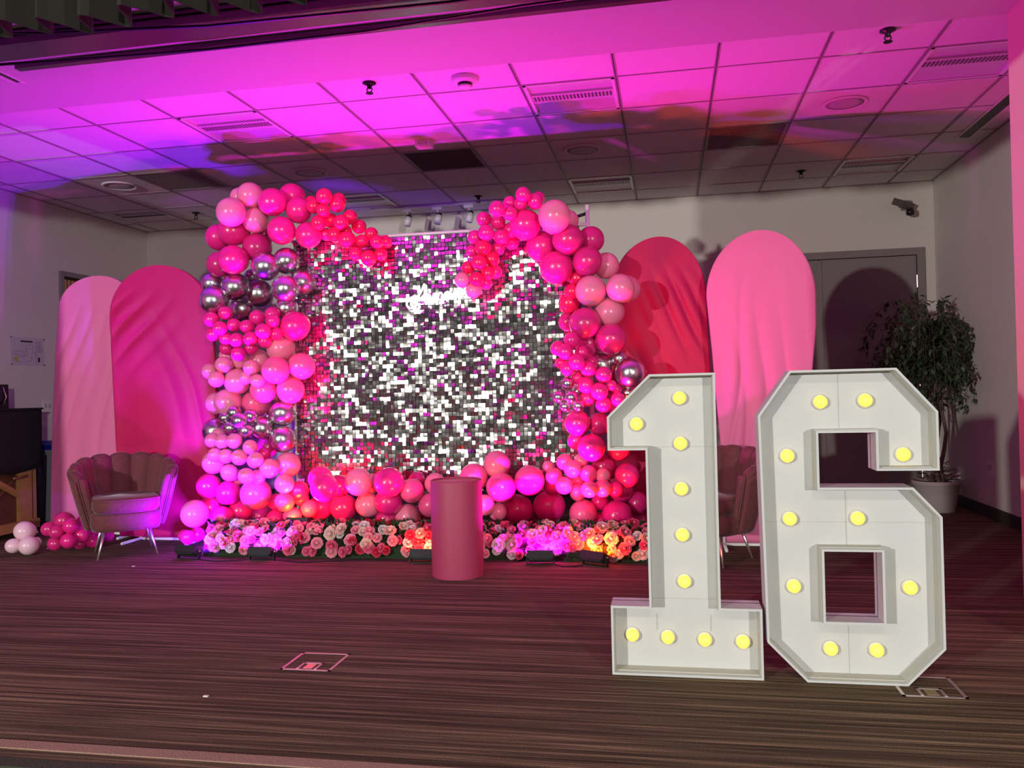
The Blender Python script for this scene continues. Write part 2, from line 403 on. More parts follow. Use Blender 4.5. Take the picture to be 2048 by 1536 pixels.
plate('wall_outlet', (XR, 7.42, 0.42), -1, 'white wall outlet low on the right wall')
# spotlight / camera fixture high on the back wall
p = atY(1812, 412, 8.62)
t = thing('wall_projector_lamp', 'dark swivel projector lamp mounted high in the far right corner', 'lamp', p)
box('wall_plate', (-0.03, 0.02, -0.03), (0.05, 0.079, 0.06), M_grey, t)
MB().tube([(0.02, 0.03, 0.03), (0.0, -0.06, 0.02)], 0.012, 8).build('arm', M_blkmetal, t)
hd = MB(); hd.box((-0.055, -0.13, -0.03), (0.055, 0.10, 0.035)); hd.xf(Matrix.Translation((-0.04, -0.08, 0.0)) @ Matrix.Rotation(math.radians(-38), 4, 'Z') @ Matrix.Rotation(math.radians(25), 4, 'Y')); hd.build('housing', mat('dark_grey_metal', (0.09, 0.075, 0.065), 0.4), t)
MB().lathe([(0.001, -0.04), (0.035, -0.03), (0.04, 0.0), (0.03, 0.03), (0.001, 0.035)], n=16).xf(Matrix.Translation((0.02, -0.06, -0.07))).build('knuckle', M_blkmetal, t, True)
# track lights
t0x = [-2.647, -2.321, -1.984]
t = thing('light_track', 'slim white track on the ceiling above the silver wall', 'light track', (-2.3, 8.3, ZC))
box('rail', (-0.75, -0.018, -0.022), (0.75, 0.018, 0), M_white, t)
for q, xx in enumerate(t0x):
    t = thing('track_light', 'white cylindrical track spotlight, ' + ['nearest the coral balloon arm', 'the middle one of the three', 'nearest the pink balloon arm'][q], 'spotlight', (xx, 8.3, ZC - 0.022), 0, 'track spotlights')
    box('adapter', (-0.05, -0.018, -0.035), (0.05, 0.018, 0), M_white, t)
    MB().tube([(0, 0, -0.03), (0.012, 0, -0.09)], 0.007, 8).build('stem', M_white, t)
    R_ = Matrix.Translation((0.015, -0.02, -0.135)) @ Matrix.Rotation(math.radians(10), 4, 'Y') @ Matrix.Rotation(math.radians(-12), 4, 'X')
    MB().lathe([(0.034, -0.055), (0.036, -0.05), (0.036, -0.012), (0.040, -0.008), (0.036, 0.0), (0.036, 0.035)], n=20).xf(R_).build('shade', M_white, t, True)
    MB().lathe([(0.030, 0.035), (0.031, 0.05), (0.02, 0.066), (0.004, 0.07)], n=20).xf(R_).build('cap', M_black, t, True)

# ------------------------------------------------------------------ floor boxes
M_brass = mat('floor_box_metal', (0.62, 0.52, 0.50), 0.35, metal=0.6)
for (cx, cy, fl, w_) in ((-1.525, 3.352, 0, 'in the open carpet'), (0.92, 3.345, 1, 'under the foot of the number six')):
    t = thing('floor_box', 'square metal-framed floor outlet box ' + w_, 'floor outlet', (cx, cy, -0.002), 0, 'floor outlet boxes')
    s_ = 0.112
    fr = MB()
    for a, b in (((-s_, -s_), (s_, -s_ + 0.012)), ((-s_, s_ - 0.012), (s_, s_)), ((-s_, -s_), (-s_ + 0.012, s_)), ((s_ - 0.012, -s_), (s_, s_))): fr.box((a[0], a[1], 0), (b[0], b[1], 0.004))
    fr.build('frame', M_brass, t)
    box('carpet_insert', (-s_ + 0.012, -s_ + 0.012, 0), (s_ - 0.012, s_ - 0.012, 0.0025), M_carpet, t)
    fr = MB(); fr.box((-0.045, -0.10, 0.002), (-0.035, -0.02, 0.005)); fr.box((0.035, -0.10, 0.002), (0.045, -0.02, 0.005)); fr.box((-0.045, -0.03, 0.002), (0.045, -0.02, 0.005)); fr.build('flap_frame', M_brass, t)
    box('flap', (-0.02, -0.09, 0.002), (0.02, -0.035, 0.004), mat('brass_flap', (0.75, 0.62, 0.35), 0.3, metal=0.7), t)
for (px, py, n_) in ((97, 1097, 'beside the pink floor balloons'), (267, 1133, 'in front of the armchair'), (412, 1393, 'in the open carpet')):
    p = atZ(px, py, 0)
    o = MB().box((-0.010, -0.006, 0), (0.010, 0.006, 0.004)).build('paper_scrap', M_white, None, False, p); tag(o, 'tiny white paper scrap on the carpet ' + n_, 'litter')

# ------------------------------------------------------------------ marquee numbers
M_foam = mat('white_foam_board', (0.60, 0.615, 0.61), 0.6, var=(30, 0.02))
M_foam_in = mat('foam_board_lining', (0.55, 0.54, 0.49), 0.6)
M_bulb = mat('lit_bulb', (0.9, 0.75, 0.2), 0.4, emit=(1.0, 0.62, 0.035), estr=1.0)
M_sock = mat('bulb_collar', (0.80, 0.78, 0.68), 0.4)
M_seam = mat('board_seam', (0.50, 0.50, 0.47), 0.8)
def offset_ring(poly, d):
    n = len(poly); out = []
    for i in range(n):
        a, b, c_ = Vector(poly[i - 1]), Vector(poly[i]), Vector(poly[(i + 1) % n])
        e1 = (b - a).normalized(); e2 = (c_ - b).normalized()
        n1_ = Vector((e1.y, -e1.x)); n2_ = Vector((e2.y, -e2.x))
        m_ = (n1_ + n2_); m_ = m_ / m_.length_squared * 2
        out.append((b.x + m_.x * d, b.y + m_.y * d))
    return out
def marquee(name, label, loops, bulbs, seams, yf, dep):
    x0 = min(p[0] for p in loops[0]); x1 = max(p[0] for p in loops[0])
    t = thing(name, label, 'number sign', ((x0 + x1) / 2, yf, 0))
    L = lambda p, y: (p[0] - (x0 + x1) / 2, y, p[1]); box_d = dep; dep = 0.092
    # back panel (with holes)
    bm = bmesh.new(); es = []
    for lp in loops:
        vv = [bm.verts.new(L(p, dep)) for p in lp]
        es += [bm.edges.new((vv[i], vv[(i + 1) % len(vv)])) for i in range(len(vv))]
    bmesh.ops.triangle_fill(bm, edges=es, use_beauty=True)
    bmesh.ops.recalc_face_normals(bm, faces=bm.faces)
    me = bpy.data.meshes.new('back_panel'); bm.to_mesh(me); bm.free(); me.materials.append(M_foam)
    o = bpy.data.objects.new('back_panel', me); link(o, t)
    sm = o.modifiers.new('thickness', 'SOLIDIFY'); sm.thickness = 0.008; sm.offset = 0
    face = dep - 0.005
    # rim: one board per straight edge
    th = 0.009
    for li, lp in enumerate(loops):
        inner = offset_ring(lp, th)
        n = len(lp)
        for i in range(n):
            a, b = lp[i], lp[(i + 1) % n]; ai, bi = inner[i], inner[(i + 1) % n]
            vs = [L(a, 0), L(b, 0), L(bi, 0), L(ai, 0), L(a, box_d), L(b, box_d), L(bi, box_d), L(ai, box_d)]
            MB().add(vs, [(0, 1, 2, 3), (7, 6, 5, 4), (0, 4, 5, 1), (1, 5, 6, 2), (2, 6, 7, 3), (3, 7, 4, 0)]).build('rim_board', M_foam, t)
        # inner lining strip with a visible lap line
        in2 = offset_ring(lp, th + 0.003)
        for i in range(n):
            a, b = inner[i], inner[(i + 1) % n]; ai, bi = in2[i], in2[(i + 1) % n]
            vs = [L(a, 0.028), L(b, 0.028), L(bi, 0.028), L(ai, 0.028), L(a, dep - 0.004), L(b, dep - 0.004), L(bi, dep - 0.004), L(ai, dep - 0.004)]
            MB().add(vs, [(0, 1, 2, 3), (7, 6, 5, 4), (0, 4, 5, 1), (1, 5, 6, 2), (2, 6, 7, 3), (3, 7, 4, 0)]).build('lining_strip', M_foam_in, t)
    for (px, py) in bulbs:
        q = atY(px, py, yf + dep - 0.02)
        bx_, bz_ = q.x - (x0 + x1) / 2, q.z
        Rm = Matrix.Translation((bx_, face, bz_)) @ Matrix.Rotation(PI / 2, 4, 'X')
        bo = MB().lathe([(0.024, 0.008), (0.0255, 0.016), (0.024, 0.026), (0.018, 0.035), (0.009, 0.040), (0.001, 0.0415)], n=20).xf(Rm).build('bulb', M_bulb, t, True)
        MB().lathe([(0.031, 0.0), (0.031, 0.004), (0.027, 0.009), (0.022, 0.009)], n=20).xf(Rm).build('collar', M_sock, bo, True)
    for (a, b, w_) in seams:
        a = (a[0] - (x0 + x1) / 2, a[1]); b = (b[0] - (x0 + x1) / 2, b[1])
        if abs(a[0] - b[0]) < 1e-6: box('seam', (a[0] - w_, face - 0.0006, min(a[1], b[1])), (a[0] + w_, face, max(a[1], b[1])), M_seam, t)
        else: box('seam', (min(a[0], b[0]), face - 0.0006, a[1] - w_), (max(a[0], b[0]), face, a[1] + w_), M_seam, t)
    return t
one = [(-0.078, 1.20), (0.178, 1.20), (0.178, 0.276), (0.334, 0.276), (0.334, 0.0), (-0.252, 0.0), (-0.252, 0.276), (-0.099, 0.276), (-0.099, 0.898), (-0.249, 0.898), (-0.249, 1.033)]
six = [(0.458, 1.20), (0.845, 1.20), (0.987, 1.033), (0.987, 0.811), (0.765, 0.811), (0.765, 0.957), (0.558, 0.957), (0.558, 0.748), (0.893, 0.748), (0.992, 0.637), (0.992, 0.142), (0.857, 0.0), (0.495, 0.0), (0.350, 0.148), (0.336, 1.028)]
hole = [(0.568, 0.503), (0.568, 0.235), (0.776, 0.235), (0.776, 0.503)]
DEP = 0.135
marquee('marquee_number', 'large white foam-board marquee number one with lit yellow bulbs', [one],
        [(1359, 796), (1273, 848), (1361, 887), (1363, 978), (1365, 1070), (1369, 1163), (1265, 1270), (1336, 1275), (1410, 1280), (1486, 1284)],
        [((-0.09, 0.905), (0.168, 0.905), 0.0012), ((-0.09, 0.29), (0.168, 0.29), 0.001), ((-0.072, 0.16), (-0.072, 0.225), 0.002), ((0.142, 0.16), (0.142, 0.225), 0.002)], 3.34, DEP)
marquee('marquee_number', 'large white foam-board marquee number six with lit yellow bulbs', [six, hole],
        [(1641, 804), (1731, 801), (1575, 912), (1807, 909), (1580, 1038), (1716, 1037), (1588, 1173), (1821, 1176), (1662, 1298), (1754, 1301)],
        [((0.36, 0.603), (0.975, 0.603), 0.001), ((0.667, 0.517), (0.667, 0.735), 0.0016), ((0.65, 0.97), (0.65, 1.19), 0.0008), ((0.665, 0.012), (0.665, 0.225), 0.0008)], 3.34, DEP)

# ------------------------------------------------------------------ pink plinth
M_plinth = mat('pink_plinth_sleeve', (0.42, 0.047, 0.12), 0.55, bump=(350, 0.08))
t = thing('plinth', 'dusty pink cylindrical plinth standing before the balloons', 'plinth', (-1.33, 5.045, 0))
MB().lathe([(0.160, 0.0), (0.162, 0.01), (0.162, 0.590), (0.160, 0.598), (0.155, 0.600), (0.152, 0.592)], n=64, close=False).build('sleeve', M_plinth, t, True)
MB().lathe([(0.153, 0.575), (0.153, 0.590), (0.10, 0.5915), (0.001, 0.592)], n=64).build('top_disc', M_plinth, t, True)
MB().lathe([(0.155, 0.0), (0.155, 0.012)], n=48).build('base_disc', M_plinth, t)

# ------------------------------------------------------------------ arch backdrops
M_hotfab = mat('crimson_spandex', (0.50, 0.002, 0.088), 0.55, sheen=0.15, spec=0.3)
M_palefab = mat('pale_pink_spandex', (0.70, 0.165, 0.34), 0.6, sheen=0.15, spec=0.3)
def arch(label, Y, left, right, top, mfab, wr, bar, zbot=0.03):
    """left/right: (py, px) tables of the cloth outline, top: apex pixel"""
    pz = atY(top[0], top[1], Y); Ht = pz.z
    LT = sorted((atY(px, py, Y).z, atY(px, py, Y).x) for py, px in left)
    RT = sorted((atY(px, py, Y).z, atY(px, py, Y).x) for py, px in right)
    cx = (LT[0][1] + RT[0][1]) / 2
    t = thing('arch_backdrop', label, 'backdrop', (cx, Y, 0), 0, 'arched fabric backdrops')
    nu, nv = 72, 90
    front = []; back = []
    zl = LT[-1][0]; zr = RT[-1][0]; zm = min(zl, zr); n1_ = 62
    zs_ = [zbot + (zm - zbot) * j / n1_ for j in range(n1_)] + [zm + (Ht - zm) * math.sin(PI / 2 * j / (nv - 1 - n1_)) for j in range(nv - n1_)]
    for j in range(nv):
        z = zs_[j]
        def edge(Tb, zt):
            if z <= zt: return lerp_table(Tb, z)
            k = (z - zt) / (Ht - zt); k = min(1, k)
            return pz.x + (Tb[-1][1] - pz.x) * math.sqrt(max(0.0, 1 - k ** 2))
        xl, xr = edge(LT, zl), edge(RT, zr)
        for i in range(nu):
            u = i / (nu - 1); x = xl + (xr - xl) * u
            em = min(1.0, 4 * min(u, 1 - u)) * min(1.0, 6 * (1 - (z - zbot) / (Ht - zbot)))
            d = wr(u, z / Ht) * sstep((0.95 - z / Ht) / 0.16)
            front.append((x - cx, -0.018 - 0.010 * em + d * min(1, 8 * min(u, 1 - u) + .25), z)); back.append((x - cx, 0.018, z))
    mb = MB(); mb.add(front, grid_faces(nu, nv)); mb.add(back, grid_faces(nu, nv, 0, True))
    n0 = nu * nv; side = []
    for j in range(nv - 1):
        side.append((j * nu, (j + 1) * nu, n0 + (j + 1) * nu, n0 + j * nu)); side.append((j * nu + nu - 1, n0 + j * nu + nu - 1, n0 + (j + 1) * nu + nu - 1, (j + 1) * nu + nu - 1))
    for i in range(nu - 1):
        side.append((i, n0 + i, n0 + i + 1, i + 1))
    mb.f += side
    mb.build('cloth', mfab, t, True)
    # foot stand: bar along the floor and two cross feet
    a, b = bar
    ft = MB(); ft.tube([(a - cx, 0, 0.012), (b - cx, 0, 0.012)], 0.012, 8); ft.build('floor_bar', M_whitemetal, t, True)
    for x_ in (a, b):
        MB().tube([(x_ - cx, -0.24, 0.012), (x_ - cx, 0.24, 0.012)], 0.012, 8).build('foot', M_whitemetal, t, True)
        MB().tube([(x_ - cx, 0, 0.02), (x_ - cx, 0, 0.6)], 0.011, 8).build('upright', M_whitemetal, t, True)
    return t
def gw(u, v, cu, cv, ang, half_l, half_w, n, amp):
    """fan of parallel folds around (cu, cv)"""
    du, dv = u - cu, (v - cv) * 2.6
    a = math.radians(ang); s_ = du * math.cos(a) + dv * math.sin(a); q = -du * math.sin(a) + dv * math.cos(a)
    m_ = math.exp(-(s_ / half_l) ** 2 - (q / half_w) ** 2)
    return amp * 1.5 * m_ * (1 - 2 * abs(math.sin(0.5 * (q / half_w * n * PI + 1.2 * math.sin(s_ * 4)))) ** 0.8)
def wr1(u, v): return gw(u, v, .30, .70, 70, .75, .32, 3.2, .008) + gw(u, v, .78, .55, 84, .9, .2, 1.6, .008) + .004 * math.sin(u * 16 + v * 5) * (1 - v)
def wr2(u, v): return gw(u, v, .16, .80, 48, .36, .34, 3.6, .013) + gw(u, v, .15, .25, 15, .4, .35, 3.0, .006) + gw(u, v, .85, .45, 110, .8, .15, 1.6, .008) + .010 * math.sin(u * 7 + 1) * (1 - v)
def wr3(u, v): return gw(u, v, .74, .78, 122, .50, .26, 3.4, .012) + gw(u, v, .65, .45, 112, .7, .22, 2.0, .009)
def wr4(u, v): return gw(u, v, .52, .30, 92, .75, .36, 3.2, .011) + gw(u, v, .15, .35, 80, 1.0, .14, 1.4, .008)
arch('pale pink arched fabric backdrop partly behind the hot pink one', 6.30, [(620, 120), (700, 114), (900, 106), (1055, 103)], [(600, 264), (700, 258), (900, 240), (1055, 236)], (196, 552), M_palefab, wr1, (-4.95, -4.47))
arch('hot pink arched fabric backdrop behind the left armchair', 6.08, [(635, 222), (760, 228), (900, 235), (1062, 242)], [(630, 424), (760, 434), (900, 430), (1062, 410)], (314, 531), M_hotfab, wr2, (-4.27, -3.72))
arch('crimson arched fabric backdrop beside the right balloon column', 6.28, [(590, 1224), (800, 1218), (1060, 1218)], [(590, 1412), (760, 1422), (1060, 1432)], (1318, 474), M_hotfab, wr3, (-0.32, 0.22))
arch('pale pink arched fabric backdrop in front of the grey door', 6.10, [(595, 1413), (700, 1424), (880, 1440), (1056, 1452)], [(590, 1631), (650, 1632), (740, 1624), (900, 1604), (1056, 1594)], (1520, 461), M_palefab, wr4, (0.36, 0.98))

# ------------------------------------------------------------------ shimmer wall with square sequins
YW = 6.04
M_sequin = mat('silver_sequin', (0.78, 0.77, 0.75), 0.15, metal=1.0)
M_net = mat('backing_panel', (0.03, 0.025, 0.03), 0.5)
SX0, SX1, SZ0, SZ1 = -2.86, -0.62, 0.40, 2.345
t = thing('shimmer_wall', 'silver square-sequin shimmer wall framed by the balloon garlands', 'backdrop', ((SX0 + SX1) / 2, YW, 0))
cx = (SX0 + SX1) / 2
box('backing_panel', (SX0 - cx, 0.012, SZ0), (SX1 - cx, 0.018, SZ1), M_net, t)
seq = MB(); hs = 0.0128; hh = 0.0145
# a slightly cupped little plate that hangs from its upper edge
vs = []
for (yy) in (0.0, 0.0012):
    for k in range(4):
        v_ = k / 3; vs += [(-hs, yy - 0.0002 * math.sin(v_ * PI), -2 * hh * v_), (hs, yy - 0.0002 * math.sin(v_ * PI), -2 * hh * v_)]
fs = [(2 * k, 2 * k + 1, 2 * k + 3, 2 * k + 2) for k in range(3)] + [(8 + 2 * k + 2, 8 + 2 * k + 3, 8 + 2 * k + 1, 8 + 2 * k) for k in range(3)]
fs += [(0, 8, 9, 1), (6, 7, 15, 14)] + [(2 * k, 2 * k + 2, 8 + 2 * k + 2, 8 + 2 * k) for k in range(3)] + [(2 * k + 1, 8 + 2 * k + 1, 8 + 2 * k + 3, 2 * k + 3) for k in range(3)]
seq.add(vs, fs)
seq_me = seq.mesh('sequin', M_sequin)
PT, PZ = 0.0285, 0.0312
ncol = int((SX1 - SX0) / PT); nrow = int((SZ1 - SZ0) / PZ)
rs = random.Random(7)
rest = MB(); nind = 0
colt = [rs.gauss(0, 1.5) for _ in range(ncol)]
for r_ in range(nrow):
    rowt = rs.gauss(0, 1.2)
    run = 0; kind = 0
    for c_ in range(ncol):
        X_ = SX0 + PT * (c_ + 0.5); Z_ = SZ1 - 0.008 - PZ * r_
        if run <= 0:
            run = rs.choice((1, 1, 1, 1, 2, 2)); kind = rs.choices((0, 1, 2, 3), (0.27, 0.29, 0.30, 0.14))[0]
            base = (rs.gauss(0, 2.4), rs.gauss(8, 4), rs.gauss(-8, 3.5), rs.gauss(14, 9))[kind]
            byaw = rs.gauss(0, (2.5, 5, 5, 10)[kind])
        run -= 1
        bias = 5.0 * max(0.0, (Z_ - 1.75) / 0.6)
        tl_ = math.radians(base + bias + rs.gauss(0, 1.5) + 0.5 * rowt + 0.5 * colt[c_]); yw = math.radians(byaw + rs.gauss(0, 2.0)); rl = math.radians(rs.gauss(0, 1.5))
        loc = (X_ - cx + rs.gauss(0, 0.0008), -0.004 - rs.random() * 0.003, Z_)
        if 22 <= r_ <= 36 and 30 <= c_ <= 49 and nind < 300:
            share('sequin', seq_me, t, loc, (-tl_, rl, yw)); nind += 1
        else:
            Mx = Matrix.Translation(loc) @ Matrix.Rotation(yw, 4, 'Z') @ Matrix.Rotation(rl, 4, 'Y') @ Matrix.Rotation(-tl_, 4, 'X')
            rest.add([Mx @ Vector(v) for v in vs], fs)
o = rest.build('sequin_field', M_sequin, t); o['kind'] = 'stuff'
# backdrop stand
st = thing('backdrop_stand', 'white metal pole frame that carries the silver shimmer wall', 'frame', (cx, YW + 0.05, 0))
for x_, zt in ((SX0 - 0.03, 2.36), (SX1 + 0.06, 2.50)):
    MB().tube([(x_ - cx, 0, 0), (x_ - cx, 0, zt)], 0.016, 12).build('upright', M_whitemetal, st, True)
    MB().tube([(x_ - cx, -0.25, 0.012), (x_ - cx, 0.25, 0.012)], 0.012, 8).build('foot', M_whitemetal, st, True)
MB().tube([(SX0 - cx - 0.03, 0, 2.36), (SX1 - cx + 0.06, 0, 2.36)], 0.014, 10).build('crossbar', M_whitemetal, st, True)
MB().tube([(SX1 - cx + 0.06, 0, 2.44), (SX1 - cx - 0.06, 0, 2.41)], 0.012, 8).build('clamp', M_blkmetal, st, True)

# neon name sign: looped swash, tall first letter, then cursive humps
M_neon = mat('white_neon', (0.9, 0.9, 0.9), 0.4, emit=(0.92, 0.97, 1.0), estr=3.0)
p = atY(880, 598, 5.985)
ns = thing('neon_sign', 'glowing white cursive neon name sign on the silver wall', 'neon sign', p)
S_ = 135 / 1655 * 6.4
def stroke(name, pts, r=0.0075):
    pts = [Vector((a * S_, 0, b * S_)) for a, b in pts]; out = []
    for i in range(len(pts) - 1):                          # Catmull-Rom
        p0, p1, p2, p3 = pts[max(i - 1, 0)], pts[i], pts[i + 1], pts[min(i + 2, len(pts) - 1)]
        for k in range(6):
            u = k / 6
            out.append(0.5 * ((2 * p1) + (p2 - p0) * u + (2 * p0 - 5 * p1 + 4 * p2 - p3) * u * u + (3 * p1 - p0 - 3 * p2 + p3) * u ** 3))
    out.append(pts[-1]); MB().tube(out, r, 8).build(name, M_neon, ns, True)
stroke('letter_stroke', [(-.36, -.03), (-.41, -.03), (-.42, .03), (-.37, .06), (-.34, .0), (-.38, -.09), (-.46, -.11), (-.50, -.05), (-.46, .02), (-.36, .03), (-.29, .10), (-.23, .22), (-.225, .18), (-.22, .0), (-.21, -.07)])
stroke('letter_stroke', [(-.32, .02), (-.25, .03), (-.17, .045)])
stroke('letter_stroke', [(-.21, -.07), (-.17, .0), (-.15, .06), (-.13, -.05), (-.09, .07), (-.06, .06), (-.06, -.05), (-.01, .08), (.03, .07), (.03, -.03), (.07, .0), (.13, .09), (.08, .08), (.07, .0), (.12, .0), (.15, .09), (.16, .0), (.20, .05), (.23, .12), (.24, .02), (.29, .10), (.32, .13), (.32, .05), (.36, .07), (.42, .14), (.38, .14), (.37, .06), (.43, .06), (.46, .14), (.47, .07), (.54, .12)])
M_acryl = mat('clear_acrylic', (0.9, 0.9, 0.92), 0.1, trans=0.95)
for (a, b) in ((-.44, .05), (.0, .1), (.45, .17)): MB().tube([(a * S_, 0.0, b * S_), (a * S_, 0.05, b * S_)], 0.004, 6).build('standoff', M_whitemetal, ns)

# ------------------------------------------------------------------ balloons
def bmat(name, col, rough, metal=0.0, trans=0.0):
    m = mat(name, col, rough, metal, 0.5, coat=0.0 if metal else 0.35)
    m.node_tree.nodes['Principled BSDF'].inputs['Coat Roughness'].default_value = 0.06
    return m
BM = {'L': bmat('light_pink_latex', (0.84, 0.23, 0.38), 0.28), 'H': bmat('hot_pink_latex', (0.86, 0.018, 0.27), 0.28),
      'D': bmat('fuchsia_latex', (0.66, 0.020, 0.20), 0.26), 'C': bmat('coral_pink_latex', (0.95, 0.012, 0.125), 0.26),
      'M': bmat('bubblegum_latex', (0.88, 0.12, 0.33), 0.28), 'S': bmat('silver_chrome_latex', (0.66, 0.63, 0.66), 0.26, metal=1.0),
      'V': bmat('blush_latex', (0.86, 0.58, 0.68), 0.3)}
CN = {'L': 'light pink', 'H': 'hot pink', 'D': 'fuchsia', 'C': 'coral pink', 'M': 'bubblegum pink', 'S': 'silver chrome', 'V': 'pale blush'}
# balloon: round body, slightly drawn-out neck and knotted lip; unit radius, neck towards -Z
prof = []
nb = 22
for k in range(nb + 1):
    a = PI * k / nb; z = math.cos(a); r_ = math.sin(a)
    if z < 0: z = z * (1 + 0.13 * (-z) ** 2.2); r_ = r_ * (1 - 0.06 * (-z) ** 2)
    if r_ < 0.045 and z < 0: break
    prof.append((max(r_, 0.002), z))
prof += [(0.05, -1.145), (0.045, -1.17), (0.085, -1.20), (0.10, -1.23), (0.06, -1.225)]
BME = {k: MB().lathe(prof, n=32).mesh('balloon_' + k, BM[k], True) for k in BM}
rb = random.Random(11)
nballoon = {}
BL = []; SPH = []
def balloon(c, px, py, rpx, layer, region, base=5.80, step=0.105):
    Y = base + step * layer
    small = rpx / FPX * depth(atY(px, py, Y)) < 0.078
    BL.append([c, px, py, rpx, layer, region, Y - (0.06 if small else 0), small, base, Y])
def place_balloons():
    """settle the balloons in depth: neighbours press lightly together, nothing is left hanging apart; then build them"""
    N = len(BL); Q = [None] * N
    def geo(b, dy=0.0):
        p = atY(b[1], b[2], b[6] + dy); R = b[3] / FPX * depth(p)
        if p.z < R + 0.004: p.z = R + 0.004
        return p, R
    def limits(b):
        R = Q_R(b); lo, hi = max(b[8] - 0.34, b[9] - 0.28), b[8] + 0.30
        if b[8] == 5.80:
            if b[1] > 405:                                                   # behind the foam core of the rose row
                z = atY(b[1], b[2], b[6]).z; dz = max(0.0, z - 0.19)
                if dz < R: lo = 5.735 + math.sqrt(R * R - dz * dz)
            elif b[2] > 900: lo = 5.72
            if 560 < b[1] < 1190 and 465 < b[2] < 1012: hi = 6.02 - 1.22 * R  # in front of the sequins
            if 1120 < b[1] < 1265 and b[2] > 430: hi = min(hi, 6.068 - R)     # in front of the stand's pole
            if b[1] < 445 and b[2] > 540: hi = 6.03 - R                      # in front of the hot pink cloth
        return lo, max(lo, hi)
    def Q_R(b): return b[3] / FPX * depth(atY(b[1], b[2], b[6]))
    near = [(i, j) for i in range(N) for j in range(i + 1, N) if abs(BL[i][1] - BL[j][1]) < 100 and abs(BL[i][2] - BL[j][2]) < 100 and BL[i][8] == BL[j][8]]
    grown = [1.0] * N
    for it in range(240):
        Q = [geo(b) for b in BL]; mv = [0.0] * N
        for i, j in near:
            need = 0.945 * (Q[i][1] + Q[j][1]) - (Q[i][0] - Q[j][0]).length
            if need > 0.001:
                s_ = 1 if (Q[i][0].y - Q[j][0].y) > 0 else -1
                if it > 200 and need > 0.06 * (Q[i][1] + Q[j][1]):
                    for q in (i, j):
                        if grown[q] > 0.95: BL[q][3] *= 0.99; grown[q] *= 0.99
                st_ = min(need, 0.03) * 0.35; mv[i] += s_ * st_; mv[j] -= s_ * st_
        for i, b in enumerate(BL):
            lo, hi = limits(b); b[6] = min(max(b[6] + mv[i], lo), hi)
        if it < 30 or it % 5: continue
        Q = [geo(b) for b in BL]; par = list(range(N))
        def find(x):
            while par[x] != x: x = par[x]
            return x
        for i, j in near:
            if (Q[i][0] - Q[j][0]).length < 0.985 * (Q[i][1] + Q[j][1]): par[find(i)] = find(j)
        comp = {}
        for i in range(N): comp.setdefault(find(i), []).append(i)
        main = {}
        for k, m_ in comp.items():
            fam = BL[m_[0]][8]
            if len(m_) > len(comp.get(main.get(fam), [])): main[fam] = k
        for k, m_ in comp.items():
            if k == main[BL[m_[0]][8]] or BL[m_[0]][8] == 6.2: continue
            inside = set(m_); best = None
            for i, j in near:
                if (i in inside) == (j in inside): continue
                if j in inside: i, j = j, i
                lo, hi = limits(BL[i])
                for q in range(-30, 31):
                    dy = q * 0.01
                    if best and abs(dy) >= abs(best): continue
                    if not lo <= BL[i][6] + dy <= hi: continue
                    p_, R_ = geo(BL[i], dy)
                    if (p_ - Q[j][0]).length <= 0.975 * (R_ + Q[j][1]): best = dy
            for i in m_:
                if best is not None: lo, hi = limits(BL[i]); BL[i][6] = min(max(BL[i][6] + best, lo), hi)
                elif len(m_) < 5 and 0.99 < grown[i] < 1.10: BL[i][3] *= 1.03; grown[i] *= 1.03
    for (c, px, py, rpx, layer, region, Y, small, base, Y0) in BL:
        p = atY(px, py, Y); R = rpx / FPX * depth(p)
        if p.z - R < 0.004: p.z = R + 0.004
        o = share('balloon', BME[c], None, p, (0, 0, 0), (R, R, R * 1.03))
        # neck points inwards, away from the viewer, with some scatter
        d = Vector((rb.gauss(0, .45), 1.0, rb.gauss(-0.15, .45))).normalized()
        o.rotation_euler = d.to_track_quat('-Z', 'Y').to_euler()
        part = ''
        if region.endswith('balloon column') and not region.startswith('foot'):
            part = 'crown of the ' if p.z > 2.05 else 'upper half of the ' if p.z > 1.60 else 'middle of the ' if p.z > 1.15 else 'lower half of the '
        elif region.startswith('balloon row'):
            part = 'top of the ' if p.z > 0.45 else 'bottom of the '
        elif region.endswith('balloon arm'):
            tip = (px > 690) if region.startswith('left') else (py > 520)
            part = 'hanging tip of the ' if tip else 'root of the '
        reg = part + region if part else ('the ' + region if False else region)
        lab = ('half-hidden ' if layer >= 0.8 else '') + f"{'small' if small else 'large'} {CN[c]} balloon in the {reg}"
        tag(o, lab, 'balloon', lab.replace(' balloon in', ' balloons in'))
        nballoon[lab] = nballoon.get(lab, 0) + 1; SPH.append((p.copy(), R))
def batch(region, ox, oy, s, rows, **kw):
    for (c, x, y, r_, l) in rows: balloon(c, ox + x * s, oy + y * s, r_ * s, l, region, **kw)
zA = 460 / 2048
LC, LA = 'left balloon column', 'left balloon arm'
